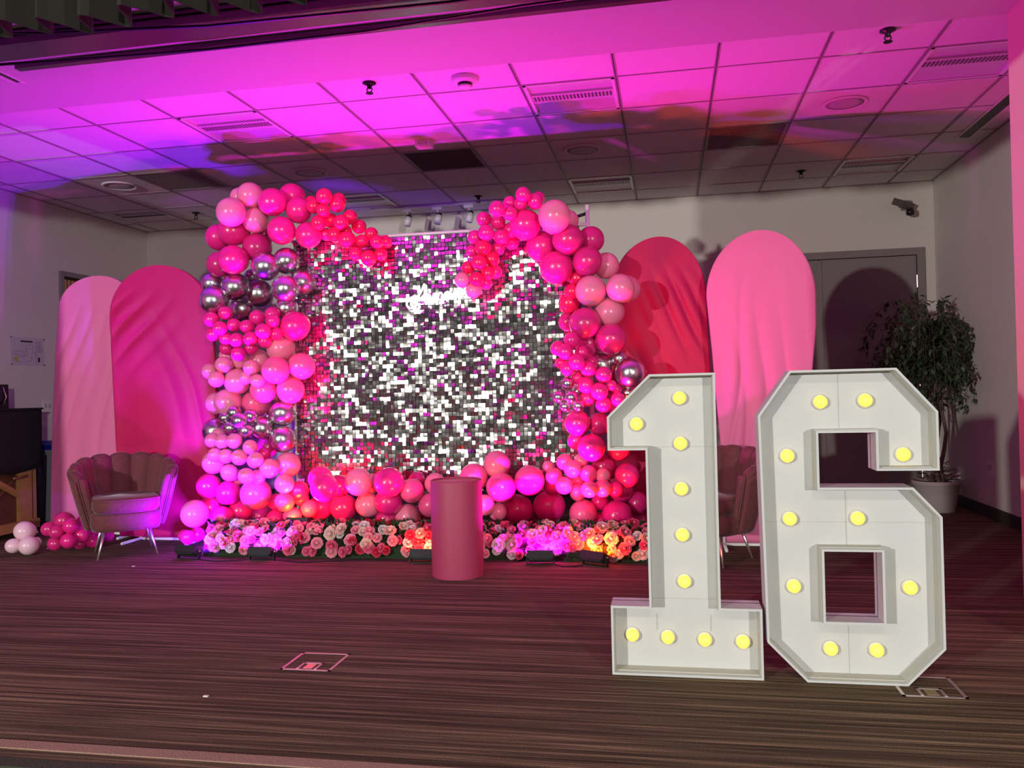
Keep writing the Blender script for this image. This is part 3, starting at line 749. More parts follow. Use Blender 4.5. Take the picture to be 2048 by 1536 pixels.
batch(LC, 380, 340, zA, [
 ('L', 440, 240, 82, 1), ('L', 537, 228, 115, 0), ('L', 365, 378, 130, 0), ('L', 583, 448, 115, 0), ('L', 650, 590, 90, 2),
 ('H', 735, 288, 125, 0), ('H', 905, 230, 110, 1), ('H', 970, 360, 116, 0), ('H', 385, 545, 130, 0), ('H', 255, 600, 115, 1),
 ('D', 600, 690, 130, 1), ('H', 815, 540, 125, .4), ('H', 1055, 580, 118, .5), ('H', 385, 800, 130, 0), ('D', 265, 840, 115, 1),
 ('S', 672, 860, 135, 0), ('S', 860, 810, 125, 1), ('S', 850, 1058, 130, -.3), ('S', 1000, 1000, 115, .9), ('S', 615, 1100, 125, .1),
 ('S', 405, 1040, 125, .2), ('S', 200, 1010, 100, 1), ('S', 215, 1165, 130, 0), ('S', 465, 1240, 112, .8), ('S', 860, 1230, 100, 1.2), ('S', 560, 960, 80, 1.8),
 ('H', 190, 1330, 68, 0), ('H', 315, 1275, 62, 0), ('H', 265, 1410, 65, 0), ('H', 205, 1465, 62, .5), ('H', 390, 1380, 60, .2),
 ('H', 505, 1395, 62, .4), ('H', 597, 1315, 70, 0), ('H', 735, 1285, 68, .7), ('H', 735, 1345, 62, .2), ('H', 650, 1435, 70, -.1), ('H', 765, 1460, 62, .2), ('H', 935, 1390, 132, .2)])
batch(LA, 380, 340, zA, [('C', 1195, 235, 72, 0), ('C', 1310, 305, 72, 0), ('C', 1325, 265, 62, .8), ('C', 1105, 320, 70, .4), ('C', 1080, 290, 60, 1), ('C', 1185, 360, 62, -.4),
 ('C', 1145, 470, 68, 0), ('C', 1250, 450, 66, .6), ('C', 1345, 470, 70, 0), ('C', 1425, 420, 66, .3), ('C', 1505, 505, 65, 0), ('C', 1290, 575, 72, .1),
 ('C', 1400, 620, 78, -.1), ('C', 1615, 570, 62, .3), ('C', 1530, 635, 62, .1), ('C', 1665, 640, 66, 0), ('C', 1740, 640, 60, .3), ('C', 1475, 745, 62, .1), ('C', 1590, 785, 76, -.1), ('C', 1700, 750, 62, .1), ('H', 1215, 575, 60, 1), ('C', 1390, 545, 52, .9)])
batch(LC, 380, 600, zA, [('H', 325, 345, 62, .2), ('H', 415, 358, 66, 0), ('H', 540, 345, 66, .1), ('H', 665, 365, 62, .3), ('H', 325, 430, 60, .5), ('H', 545, 425, 62, .5), ('H', 430, 480, 66, .1),
 ('L', 808, 430, 125, .6), ('M', 760, 625, 124, -.1), ('M', 992, 590, 120, .3), ('M', 895, 800, 124, .2), ('L', 610, 540, 100, 1.3), ('L', 330, 500, 70, 1), ('L', 440, 540, 76, .8),
 ('L', 300, 578, 75, .1), ('L', 175, 635, 70, .5), ('L', 235, 705, 73, 0), ('L', 547, 603, 72, -.1), ('L', 495, 695, 58, .1), ('L', 600, 720, 62, 0), ('L', 420, 725, 116, .6), ('M', 650, 805, 116, .4),
 ('L', 340, 910, 122, .9), ('L', 235, 920, 96, 1.4), ('M', 590, 920, 125, .9), ('L', 770, 840, 60, 1.6),
 ('S', 393, 1000, 62, 0), ('S', 540, 1035, 62, 0), ('S', 437, 1073, 70, -.3), ('S', 360, 1140, 62, 0), ('S', 497, 1165, 70, -.1), ('S', 310, 1050, 52, .8),
 ('S', 825, 1005, 118, .4), ('S', 645, 1140, 110, .5), ('S', 828, 1240, 120, .3), ('S', 230, 1170, 118, 1), ('S', 690, 1040, 60, 1.6),
 ('L', 200, 1250, 66, .2), ('L', 290, 1260, 66, 0), ('L', 395, 1255, 70, -.1), ('L', 255, 1200, 60, .6), ('L', 535, 1310, 66, .1), ('L', 225, 1380, 66, .1), ('L', 320, 1390, 66, 0), ('L', 440, 1400, 72, -.1),
 ('H', 660, 1370, 58, .3), ('D', 685, 1310, 95, 1), ('L', 590, 1420, 66, 0)])
LB = 'foot of the left balloon column'
batch(LB, 360, 860, zA, [('L', 300, 290, 100, 1), ('L', 440, 380, 76, 0), ('L', 590, 410, 72, -.1), ('L', 530, 420, 70, .2), ('L', 670, 270, 72, .2), ('L', 690, 420, 66, 0), ('L', 795, 340, 86, 0), ('L', 960, 310, 112, .3),
 ('H', 255, 500, 110, .6), ('H', 430, 560, 108, .3), ('M', 675, 570, 138, .1), ('L', 130, 745, 122, .1), ('H', 270, 690, 100, .8), ('L', 930, 480, 86, .2), ('H', 1060, 540, 92, .2), ('H', 540, 720, 104, .4), ('H', 700, 760, 112, .4),
 ('M', 930, 640, 88, .3), ('M', 1080, 610, 72, .4), ('H', 850, 640, 74, .9), ('M', 1150, 700, 78, .3), ('M', 1000, 770, 84, .4), ('H', 380, 770, 92, .6), ('H', 850, 790, 80, .8), ('H', 70, 955, 58, 0), ('H', 40, 940, 50, .8), ('H', 155, 930, 60, .8)])
RW = 'balloon row under the silver wall'
batch(RW, 360, 860, zA, [('H', 1285, 515, 126, .1), ('H', 1250, 430, 110, 1), ('D', 1460, 690, 122, .3), ('L', 1590, 465, 124, .2), ('D', 1860, 465, 134, .2), ('L', 1675, 665, 112, .3), ('H', 1855, 640, 120, -.1), ('D', 1420, 500, 100, 1), ('H', 1250, 690, 112, .8), ('L', 1720, 475, 90, 1.1), ('D', 1840, 790, 100, 1)], step=0.09)
zF = 360 / 2048
batch(RW, 640, 860, zF, [('M', 1045, 692, 146, .1), ('L', 1000, 985, 145, .4), ('M', 1260, 855, 140, .3), ('L', 1310, 612, 122, .8), ('D', 1100, 570, 100, 1.4), ('D', 1150, 960, 110, 1.1)], step=0.09)
zG = 380 / 2048
batch(RW, 940, 860, zG, [('M', 40, 510, 152, .3), ('L', 290, 370, 146, .5), ('M', 335, 620, 160, .1), ('L', 150, 810, 115, .4), ('M', 640, 545, 150, .2), ('D', 510, 865, 175, .3), ('H', 855, 822, 176, .1), ('L', 300, 880, 100, 1), ('D', 690, 920, 90, 1.2)], step=0.09)
RB = 'foot of the right balloon column'
batch(RB, 940, 860, zG, [('M', 1020, 345, 90, .1), ('M', 905, 500, 92, .1), ('M', 1105, 420, 96, -.1), ('M', 1015, 600, 96, .1), ('M', 1275, 470, 92, .1), ('L', 1435, 490, 80, .1), ('M', 1150, 550, 84, .1), ('M', 1165, 675, 92, 0), ('M', 1285, 640, 92, -.1), ('M', 1430, 630, 96, -.1), ('H', 1565, 640, 86, .1),
 ('M', 1220, 900, 150, .2), ('H', 1585, 920, 162, .1), ('H', 1400, 775, 92, .1), ('D', 1440, 390, 132, 1), ('D', 1690, 490, 135, 1.4), ('H', 1625, 655, 125, .8), ('D', 1800, 785, 125, 1.3), ('D', 1800, 990, 115, 1.3), ('H', 890, 610, 84, .8), ('H', 1390, 985, 100, .9), ('L', 850, 400, 70, 1), ('L', 1200, 330, 80, .9)])
RC, RA = 'right balloon column', 'right balloon arm'
batch(RC, 940, 860, zG, [('D', 1310, 190, 150, .3), ('H', 1150, 120, 100, 1), ('D', 1600, 200, 130, 1.3)])
zD = 560 / 2048
batch(RA, 780, 340, zD, [('H', 972, 180, 56, 0), ('H', 1085, 205, 48, .9), ('H', 1060, 230, 61, 0), ('H', 877, 240, 50, .2), ('H', 955, 250, 50, .2), ('H', 782, 285, 61, 0), ('H', 877, 320, 54, .1), ('H', 687, 360, 55, 0), ('H', 790, 382, 56, 0), ('H', 703, 460, 60, -.1), ('H', 812, 490, 55, 0), ('H', 622, 495, 54, .3), ('C', 680, 570, 61, -.1), ('H', 790, 575, 50, .3), ('H', 600, 595, 48, .4),
 ('C', 652, 678, 58, 0), ('C', 745, 655, 56, .1), ('C', 572, 715, 50, .3), ('C', 718, 755, 52, .1), ('H', 770, 745, 50, .5), ('C', 632, 800, 54, -.1), ('L', 528, 805, 58, -.1), ('L', 610, 880, 58, -.1), ('H', 700, 830, 47, .4), ('H', 885, 440, 58, .9), ('H', 890, 525, 58, .9)])
batch(RC, 780, 340, zD, [('H', 990, 400, 114, 0), ('L', 1203, 340, 120, 0), ('L', 1305, 370, 76, 1), ('H', 1105, 560, 112, 0), ('D', 1300, 510, 114, 0), ('D', 1470, 510, 98, .6), ('D', 1445, 668, 110, 0), ('H', 1217, 715, 122, -.1), ('L', 1580, 700, 96, .6), ('L', 1468, 885, 114, -.1), ('L', 1685, 865, 104, .1), ('L', 1735, 870, 98, .9), ('L', 1605, 1040, 106, .3), ('D', 1425, 1122, 116, 0), ('D', 1300, 1110, 70, .9), ('D', 1615, 1237, 115, .2), ('C', 1310, 975, 84, .5), ('C', 1330, 890, 62, .8), ('C', 1370, 790, 72, .9), ('D', 1450, 1270, 95, 1)])
zE = 360 / 2048
batch(RC, 980, 600, zE, [('H', 930, 455, 92, .1), ('H', 772, 552, 88, .1), ('H', 857, 590, 92, -.2), ('H', 1045, 595, 84, .5), ('H', 985, 702, 96, -.2), ('H', 1120, 785, 96, -.2), ('H', 1160, 700, 64, .7), ('H', 880, 780, 86, 0), ('H', 805, 720, 64, .4), ('H', 1295, 852, 94, -.1), ('H', 1092, 970, 96, -.1), ('H', 995, 890, 72, .5), ('H', 1245, 1040, 102, -.2), ('H', 1105, 1125, 92, .1), ('H', 1290, 1190, 92, 0), ('H', 1380, 970, 62, .5), ('H', 1440, 1015, 66, .5), ('H', 1458, 1130, 82, 0),
 ('S', 1595, 832, 178, .2), ('S', 1270, 745, 150, .7), ('S', 1470, 665, 92, 1.2), ('S', 1565, 1060, 66, .7), ('S', 880, 950, 76, 0), ('S', 775, 1105, 72, 0), ('S', 920, 1110, 74, -.1), ('S', 850, 1210, 66, .1), ('S', 1005, 1205, 72, .1), ('S', 1000, 1040, 56, .5), ('D', 995, 1400, 146, .3), ('D', 1240, 1410, 130, .4)])
zH = 420 / 2048
batch('loose trio on the carpet beside the piano', 0, 860, zH, [('V', 240, 985, 95, 0), ('V', 130, 1130, 72, 0), ('V', 280, 1130, 92, -.4), ('V', 350, 1095, 52, .9)], base=5.52, step=0.1)
batch('floor cluster beside the left armchair', 0, 860, zH, [('D', 620, 880, 85, .2), ('D', 475, 965, 70, .3), ('D', 552, 992, 70, -.3), ('H', 692, 935, 76, -.1), ('D', 538, 1108, 70, 0), ('H', 668, 1080, 75, -.2), ('H', 797, 1020, 82, -.1), ('H', 900, 1085, 66, 0), ('D', 820, 905, 76, .8), ('D', 918, 985, 58, .8), ('D', 780, 1110, 52, .9), ('H', 1010, 1030, 60, .6), ('H', 1060, 1035, 52, .9)], base=5.70, step=0.11)
batch('gap behind the left armchair', 0, 860, zH, [('S', 1320, 1050, 46, 0), ('S', 1640, 1055, 40, 0)], base=6.2)

place_balloons()

LEDS = [  # x, y, turn, tilt, colour, strength, label, height of what it stands on
 (-3.405, 5.39, -10, 30, (0.20, 0.0, 1.0), 1.8, 'purple LED floodlight standing clear of the rose row', 0.0),
 (-2.84, 5.39, 0, 24, (0.66, 0.0, 0.95), 0.9, 'magenta LED floodlight against the left rose row', 0.0),
 (-2.70, 5.70, 0, 20, (1.0, 0.02, 0.0), 0.6, 'red LED floodlight lying on top of the left rose row', 0.160),
 (-1.66, 5.39, 0, 24, (1.0, 0.045, 0.02), 0.40, 'red LED floodlight half hidden by the pink plinth', 0.0),
 (-0.86, 5.39, 6, 24, (1.0, 0.0, 0.80), 1.3, 'magenta LED floodlight tipped against the right rose row', 0.0),
 (-0.50, 5.38, -28, 26, (1.0, 0.06, 0.0), 0.45, 'orange-red LED floodlight turned at the end of the rose row', 0.0)]
def rose_blocked(p, r):
    for (x, y, rz, tilt, c_, w_, lab, z0) in LEDS:
        a = -math.radians(rz); dx, dy, dz = p.x - x, p.y - y, p.z - z0
        lx, ly = dx * math.cos(a) - dy * math.sin(a), dx * math.sin(a) + dy * math.cos(a)
        ex, ey, ez = max(abs(lx) - 0.103, 0), max(abs(ly) - 0.052, 0), max(dz - 0.105, -dz, 0)
        if ex * ex + ey * ey + ez * ez < r * r: return True
    return any((p - q).length < R_ + 0.9 * r for q, R_ in SPH if abs(p.x - q.x) < 0.25 and q.z < 0.6)
# ------------------------------------------------------------------ rose hedge along the floor
RM = [mat('cream_rose', (0.66, 0.50, 0.38), 0.6), mat('blush_rose', (0.72, 0.26, 0.32), 0.6), mat('pink_rose', (0.66, 0.09, 0.19), 0.6), mat('red_rose', (0.52, 0.012, 0.05), 0.6), mat('white_rose', (0.66, 0.60, 0.56), 0.6)]
def rose_mesh(m, seed):
    rr = random.Random(seed); mb = MB()
    mb.lathe([(0.001, 0.0), (0.30, 0.1), (0.34, 0.4), (0.22, 0.72), (0.05, 0.74)], n=7, close=False)
    for ring, (n, r0, r1, h, op) in enumerate(((3, .22, .32, .78, .05), (4, .30, .55, .72, .22), (5, .34, .85, .60, .45), (5, .30, 1.05, .38, .7))):
        for k in range(n):
            a0 = 2 * PI * k / n + ring * 0.7 + rr.uniform(-.15, .15); wd = PI / n * 1.25; vs = []
            for j in range(3):
                v_ = j / 2; r_ = r0 + (r1 - r0) * v_ ** 1.4; z = h * (v_ ** 0.8) * (1 - 0.12 * v_)
                for i in range(3):
                    u = (i - 1); ww = wd * (0.55 + 0.55 * math.sin(v_ * PI * 0.75))
                    a = a0 + u * ww
                    curl = 0.06 * (1 if j == 2 else 0)
                    vs.append(((r_ + curl * (1 - abs(u)) + 0.05 * abs(u)) * math.cos(a), (r_ + curl * (1 - abs(u)) + .05 * abs(u)) * math.sin(a), z - 0.16 * abs(u) * v_))
            mb.add(vs, grid_faces(3, 3))
    return mb.mesh('rose', m, True)
ROSES = [[rose_mesh(m, 3 * q + s_) for s_ in range(2)] for q, m in enumerate(RM)]
M_leaf = mat('dark_green_leaf', (0.020, 0.050, 0.016), 0.5)
M_stem = mat('hedge_foam_core', (0.015, 0.035, 0.012), 0.9, bump=(60, 0.8))
def leaf(mb, p, d, up, L_, w_):
    d = d.normalized(); s_ = d.cross(up).normalized() if d.cross(up).length > 1e-4 else Vector((1, 0, 0)); n_ = s_.cross(d)
    mb.add([p, p + d * L_ * .45 + s_ * w_ + n_ * L_ * .06, p + d * L_ - n_ * L_ * .08, p + d * L_ * .45 - s_ * w_ + n_ * L_ * .06, p + d * L_ * .5], [(0, 4, 1), (4, 2, 1), (0, 3, 4), (4, 3, 2)])
rr = random.Random(21)
for (xa, xb, wts, lab, dens) in ((-3.36, -2.42, (1.5, 5, 5, .6, 1.5), 'row of artificial roses under the left balloon column', 1.0), (-2.42, -1.36, (4, 4, 2, 4, 2), 'row of artificial cream and red roses left of the pink plinth', 0.93), (-1.36, -0.12, (2, 6, 5, .6, 2), 'row of artificial pink roses right of the pink plinth', 1.0)):
    t = thing('rose_row', lab, 'flowers', ((xa + xb) / 2, 5.60, 0), 0, 'rose rows along the floor')
    cxx = (xa + xb) / 2
    core = MB(); nn = 24; vs = []
    for i in range(nn):
        x = xa + (xb - xa) * i / (nn - 1) - cxx
        for (yy, zz) in ((-0.10, 0.0), (-0.085, 0.09), (-0.02, 0.17), (0.06, 0.19), (0.13, 0.17), (0.14, 0.0)):
            vs.append((x, yy + rr.uniform(-.012, .012), min(max(0, zz + rr.uniform(-.02, .02)), 0.155 if abs(x + cxx + 2.70) < 0.16 else 1) if zz else 0))
    core.add(vs, grid_faces(6, nn)); core.build('foliage_core', M_stem, t)
    npos = int((xb - xa) / 0.072); lv = MB()
    for i in range(npos):
        for k in range(7):
            if rr.random() > 0.94 * dens + .04: continue
            x = xa + 0.032 + (xb - xa - .064) * (i + rr.uniform(.1, .9)) / npos - cxx
            a = math.radians((4, 22, 40, 58, 76, 94, 112)[k] + rr.uniform(-9, 9))
            yy = 0.03 - 0.17 * math.cos(a); zz = 0.04 + 0.17 * math.sin(a) + rr.uniform(-.01, .025)
            R = rr.uniform(0.030, 0.046)
            q = rr.choices(range(5), wts)[0]
            d = Vector((rr.gauss(0, .35), -math.cos(a) - .15, math.sin(a) * .9 + rr.gauss(0, .25))).normalized()
            p = Vector((x, yy, max(zz, 0.048))); c0 = Vector((cxx, 5.60, 0))
            for tr_ in range(14):                      # make room for the floodlights and the balloons
                if not rose_blocked(p + c0 + d * R * .35, R * 1.12): break
                if p.y > 0.03: p.y -= 0.014
                else: p.y += 0.010; p.z += 0.004
                p.x = min(max(p.x + rr.uniform(-.02, .02), xa - cxx + .032), xb - cxx - .032)
            else:
                for tr_ in range(60):
                    a = math.radians(rr.uniform(15, 100)); p = Vector((rr.uniform(xa + .05, xb - .05) - cxx, 0.03 - 0.17 * math.cos(a), max(0.05, 0.04 + 0.18 * math.sin(a))))
                    if not rose_blocked(p + c0 + d * R * .35, R * 1.12): break
            o = share('rose', rr.choice(ROSES[q]), t, p, d.to_track_quat('Z', 'Y').to_euler(), (R, R, R * .95))
    for i in range(int((xb - xa) * 330)):
        a = math.radians(rr.uniform(-5, 120)); x = rr.uniform(xa, xb) - cxx
        p = Vector((x, 0.03 - 0.13 * math.cos(a), 0.03 + 0.16 * math.sin(a)))
        if p.z < 0.015: p.z = 0.015
        if rose_blocked(p + Vector((cxx, 5.60, 0)), .045): continue
        d = Vector((rr.gauss(0, .6), -math.cos(a), math.sin(a) + .2)); leaf(lv, p, d, Vector((0, 0, 1)) if abs(d.z) < .9 else Vector((0, 1, 0)), rr.uniform(.05, .085), rr.uniform(.012, .020))
    for v in lv.v: v.z = max(v.z, 0.002); v.x = min(max(v.x, xa - cxx), xb - cxx)
    o = lv.build('leaves', M_leaf, t); o['kind'] = 'stuff'

# ------------------------------------------------------------------ LED floor lights
M_fin = mat('led_housing', (0.022, 0.024, 0.028), 0.45, metal=0.2)
def led(x, y, rz, tilt, color, power, label, z0=0.0, w=0.17):
    m = bpy.data.materials.new('led_glow'); m.use_nodes = True
    b = m.node_tree.nodes['Principled BSDF']; b.inputs['Base Color'].default_value = (0.1, 0.1, 0.1, 1)
    b.inputs['Emission Color'].default_value = (*color, 1); b.inputs['Emission Strength'].default_value = power
    t = thing('led_floodlight', label, 'floodlight', (x, y, z0), math.radians(rz), 'LED floodlights on the carpet')
    R_ = Matrix.Translation((0, 0, 0.062)) @ Matrix.Rotation(-math.radians(tilt), 4, 'X')      # face normal: up, leaning back
    mb = MB(); mb.box((-w / 2, -0.045, -0.030), (w / 2, 0.045, 0.012)); mb.xf(R_); mb.build('housing', M_fin, t)
    for q in range(4):
        yy = -0.038 + q * 0.022; f_ = MB().box((-w / 2 + .01, yy, -0.040), (w / 2 - .01, yy + .008, -0.030)).xf(R_); f_.build('cooling_fin', M_fin, t)
    fr = MB(); e_ = 0.008
    for a, b_ in (((-w / 2, -.045), (w / 2, -.045 + e_)), ((-w / 2, .045 - e_), (w / 2, .045)), ((-w / 2, -.045), (-w / 2 + e_, .045)), ((w / 2 - e_, -.045), (w / 2, .045))): fr.box((a[0], a[1], .012), (b_[0], b_[1], .020))
    fr.xf(R_).build('bezel', M_fin, t)
    mb = MB().add([(-w / 2 + e_, -.037, .0135), (w / 2 - e_, -.037, .0135), (w / 2 - e_, .037, .0135), (-w / 2 + e_, .037, .0135)], [(0, 1, 2, 3)]); mb.xf(R_); mb.build('led_panel', m, t)
    for s_ in (-1, 1):
        MB().box((s_ * (w / 2 + .006) - .003, -.014, 0.0), (s_ * (w / 2 + .006) + .003, .014, 0.07)).build('bracket_arm', M_fin, t)
        MB().tube([(s_ * (w / 2 + .002), 0, .06), (s_ * (w / 2 + .016), 0, .06)], .007, 8).build('bracket_screw', M_chrome_leg, t)
    box('bracket_foot', (-w / 2 - .009, -.014, 0.0), (w / 2 + .009, .014, 0.004), M_fin, t)
    return t
LW = 1500
for (x, y, rz, tilt, c_, w_, lab, z0) in LEDS: led(x, y, rz, tilt, c_, LW * w_, lab, z0)
def cord(pts, lab):
    c = MB().tube([(a, b, 0.005) for a, b in pts], 0.004, 6).build('power_cord', M_black); tag(c, lab, 'cord')
cord([(-3.315, 5.352), (-3.15, 5.30), (-3.0, 5.33), (-2.95, 5.36)], 'black power cord between the purple and magenta floodlights')
cord([(-2.73, 5.36), (-2.5, 5.31), (-2.3, 5.37), (-2.1, 5.43), (-1.78, 5.40)], 'black power cord trailing to the plinth')
cord([(-0.76, 5.36), (-0.70, 5.31), (-0.62, 5.32), (-0.58, 5.36)], 'black power cord between the two right floodlights')

# ------------------------------------------------------------------ velvet shell armchairs
def velvet(name, col):
    m = mat(name, col, 0.8, sheen=0.25, spec=0.15, bump=(40, 0.15), var=(9, 0.25))
    m.node_tree.nodes['Principled BSDF'].inputs['Sheen Roughness'].default_value = 0.35
    return m
M_velvet = velvet('dusty_rose_velvet', (0.15, 0.048, 0.052))
M_pipe = mat('velvet_piping', (0.15, 0.05, 0.05), 0.8)
def chair(label, loc, rz):
    t = thing('shell_armchair', label, 'armchair', loc, rz, 'velvet shell armchairs')
    A = math.radians(112); NCH = 9
    def topz(f): return 0.735 - 0.15 * (abs(f) / A) ** 2.4
    def R(f, z):                                   # half-width and half-depth grow upwards
        k = (z - 0.22) / 0.5; k = max(0, k)
        return 0.255 + 0.135 * k ** 0.85, 0.245 + 0.105 * k ** 0.85
    def P(f, z, off):
        rx, ry = R(f, z); return Vector(((rx + off) * math.sin(f), 0.02 + (ry + off) * math.cos(f), z))
    # outer shell
    nu, nv = 49, 14; vs = []
    for j in range(nv):
        for i in range(nu):
            f = -A + 2 * A * i / (nu - 1); z = 0.215 + (topz(f) - 0.02 - 0.215) * j / (nv - 1); vs.append(P(f, z, 0.012))
    o = MB().add(vs, grid_faces(nu, nv)).build('outer_shell', M_velvet, t, True); sm = o.modifiers.new('t', 'SOLIDIFY'); sm.thickness = 0.03; sm.offset = -1
    # padded channels, each rolling over the top edge
    for c_ in range(NCH):
        f0 = -A + 2 * A * c_ / NCH; f1 = f0 + 2 * A / NCH; n_u, path = 9, []
        vs = []; rows = 0
        for j in range(17):
            s_ = j / 16
            for i in range(n_u):
                u = i / (n_u - 1); f = f0 + (f1 - f0) * u; bl = math.sin(u * PI) ** 0.6
                zt = topz(f) - 0.030 + 0.014 * bl
                if s_ < 0.7: z = 0.33 + (zt - 0.33) * (s_ / 0.7); off = -0.030 - 0.030 * bl * min(1, s_ * 4 + .2)
                else:
                    a = (s_ - 0.7) / 0.3 * PI; rad = 0.026 + 0.014 * bl
                    z = zt + rad * math.sin(a) * 0.9; off = -0.030 - 0.030 * bl + rad * (1 - math.cos(a)) * 1.05
                vs.append(P(f, z, off))
        MB().add(vs, grid_faces(n_u, 17, 0, True)).build('channel_pad', M_velvet, t, True)
    # front arm ends
    for s_ in (-1, 1):
        f = s_ * A; vs = []
        n = 14
        for j in range(n):
            z = 0.215 + (topz(f) + 0.004 - 0.215) * j / (n - 1)
            for k in range(7):
                b = PI * k / 6; off = -0.062 + (0.012 + 0.062) * (k / 6)
                p_ = P(f, z, off); d_ = Vector((math.cos(f), -math.sin(f), 0)) * s_
                vs.append(p_ + d_ * 0.026 * math.sin(b) * (1 if j < n - 1 else .4))
        MB().add(vs, grid_faces(7, n)).build('arm_front', M_velvet, t, True)
        pts = [P(f, 0.22 + (topz(f) - 0.22) * q / 12, 0.014) + Vector((math.cos(f), -math.sin(f), 0)) * s_ * .008 for q in range(13)]
        MB().tube(pts, 0.005, 6).build('piping', M_pipe, t, True)
    # seat base and cushion: rounded D outlines
    def dshape(kx, ky, yc, z0, z1, rnd, name, m_):
        n = 48; rings = []
        for (dz, sc) in ((0, 1 - rnd * 1.2), (0.25, 1), (0.75, 1), (0.92, 1 - rnd * .5), (1, 1 - rnd * 1.6)):
            for k in range(n):
                a = 2 * PI * k / n; ca, sa = math.cos(a), math.sin(a); e_ = 0.62
                rings.append((kx * sc * math.copysign(abs(ca) ** e_, ca), yc + ky * sc * math.copysign(abs(sa) ** e_, sa), z0 + (z1 - z0) * dz))
        fs = [(i * n + k, i * n + (k + 1) % n, (i + 1) * n + (k + 1) % n, (i + 1) * n + k) for i in range(4) for k in range(n)]
        fs += [tuple(range(n - 1, -1, -1)), tuple(4 * n + k for k in range(n))]
        return MB().add(rings, fs).build(name, m_, t, True)
    dshape(0.262, 0.255, -0.01, 0.20, 0.335, 0.05, 'seat_base', M_velvet)
    cu = dshape(0.248, 0.262, -0.035, 0.335, 0.445, 0.06, 'seat_cushion', M_velvet)
    n = 48
    MB().tube([(0.245 * math.copysign(abs(math.cos(2 * PI * k / n)) ** .62, math.cos(2 * PI * k / n)), -0.035 + .259 * math.copysign(abs(math.sin(2 * PI * k / n)) ** .62, math.sin(2 * PI * k / n)), .432) for k in range(n + 1)], 0.0045, 6).build('cushion_piping', M_pipe, cu, True)
    for sx in (-1, 1):
        for sy in (-1, 1):
            MB().tube([(sx * .16, sy * .15, .21), (sx * .215, sy * .205, 0.0)], 0.013, 10, 0.007).build('leg', M_chrome_leg, t, True)
    return t
ch = chair('dusty rose velvet shell armchair in front of the hot pink backdrop', (-4.03, 5.56, 0), math.radians(40)); ch.scale = (0.93, 0.95, 0.98)
ch = chair('dusty rose velvet shell armchair between the numbers one and six', (0.24, 5.62, 0), math.radians(-32)); ch.scale = (0.93, 0.95, 0.98)

# ------------------------------------------------------------------ piano, cover, things on it
M_oak = mat('oak_veneer', (0.46, 0.24, 0.08), 0.45, var=(14, 0.25)); M_dkwood = mat('dark_soundboard', (0.115, 0.042, 0.016), 0.5, var=(10, 0.35))
M_iron = mat('brass_handle', (0.30, 0.17, 0.07), 0.35, metal=0.6)
PX = -5.46
t = thing('upright_piano', 'oak upright piano showing its braced back against the left wall', 'piano', (PX, 5.6, 0))
box('body', (-0.46, -0.75, 0.08), (-0.06, 0.77, 1.06), M_oak, t)
box('soundboard', (-0.06, -0.72, 0.10), (-0.035, 0.74, 1.0), M_dkwood, t)
for yy in (0.62, 0.02, -0.60): box('back_post', (-0.045, yy - 0.07, 0.07), (0.0, yy + 0.07, 1.02), M_oak, t)
box('top_rail', (-0.045, -0.75, 0.90), (-0.002, 0.77, 1.05), M_oak, t)
box('bottom_rail', (-0.05, -0.75, 0.05), (0.005, 0.77, 0.13), M_oak, t)
box('side_panel', (-0.46, 0.74, 0.06), (-0.03, 0.775, 1.06), M_oak, t)
MB().tube([(-0.03, 0.10, 0.16), (-0.03, 0.54, 0.52)], 0.022, 6).build('brace', M_dkwood, t)
cb = MB().tube([(-0.02, 0.30, 0.50), (-0.02, 0.55, 0.36)], 0.03, 6); cb.build('corner_brace', M_oak, t)
MB().tube([(0.012, 0.46, 0.505), (0.025, 0.49, 0.505), (0.025, 0.60, 0.515), (0.012, 0.62, 0.515)], 0.012, 8).build('handle', M_iron, t, True)
for yy in (-0.6, 0.6): MB().lathe([(0.035, -0.015), (0.035, 0.015)], n=14).xf(Matrix.Translation((-0.06, yy, 0.035)) @ Matrix.Rotation(PI / 2, 4, 'X')).build('caster', M_blkmetal, t)
# black cover: draped box with wavy hem
M_cover = mat('black_cover_cloth', (0.006, 0.005, 0.007), 0.85, bump=(200, 0.2))
t = thing('piano_cover', 'black cloth cover draped over the upright piano', 'cover', (PX, 5.6, 1.07))
vs = []; path = []
for k in range(41): path.append((0.018, -0.78 + 1.58 * k / 40))
for k in range(1, 13): path.append((0.018 - 0.495 * k / 12, 0.80))
nh = 9
for j in range(nh):
    for i, (x_, y_) in enumerate(path):
        w_ = 0.010 * math.sin(i * 0.9) * (1 - j / (nh - 1)); z = -0.51 + 0.02 * math.sin(i * .35) if j == 0 else -0.51 + 0.53 * j / (nh - 1)
        out = Vector((1, 0)) if i < 41 else Vector((0, 1))
        vs.append((x_ + out.x * w_, y_ + out.y * w_, z))
cov = MB().add(vs, grid_faces(len(path), nh)); o = cov.build('drape', M_cover, t, True); sm = o.modifiers.new('t', 'SOLIDIFY'); sm.thickness = .006; sm.offset = -1
box('top_panel', (-0.475, -0.78, 0.012), (0.03, 0.81, 0.026), M_cover, t)
t = thing('tabletop_speaker', 'black speaker standing on the covered piano', 'speaker', (-5.62, 6.03, 1.097))
mb = MB(); mb.box((-0.07, -0.10, 0.0), (0.07, 0.12, 0.205)); mb.build('cabinet', M_black, t)
MB().lathe([(0.085, 0), (0.09, 0.015), (0.06, 0.03), (0.02, 0.03)], n=24).xf(Matrix.Translation((0.07, -0.03, 0.11)) @ Matrix.Rotation(PI / 2, 4, 'Y')).build('cone_ring', M_blkmetal, t, True)
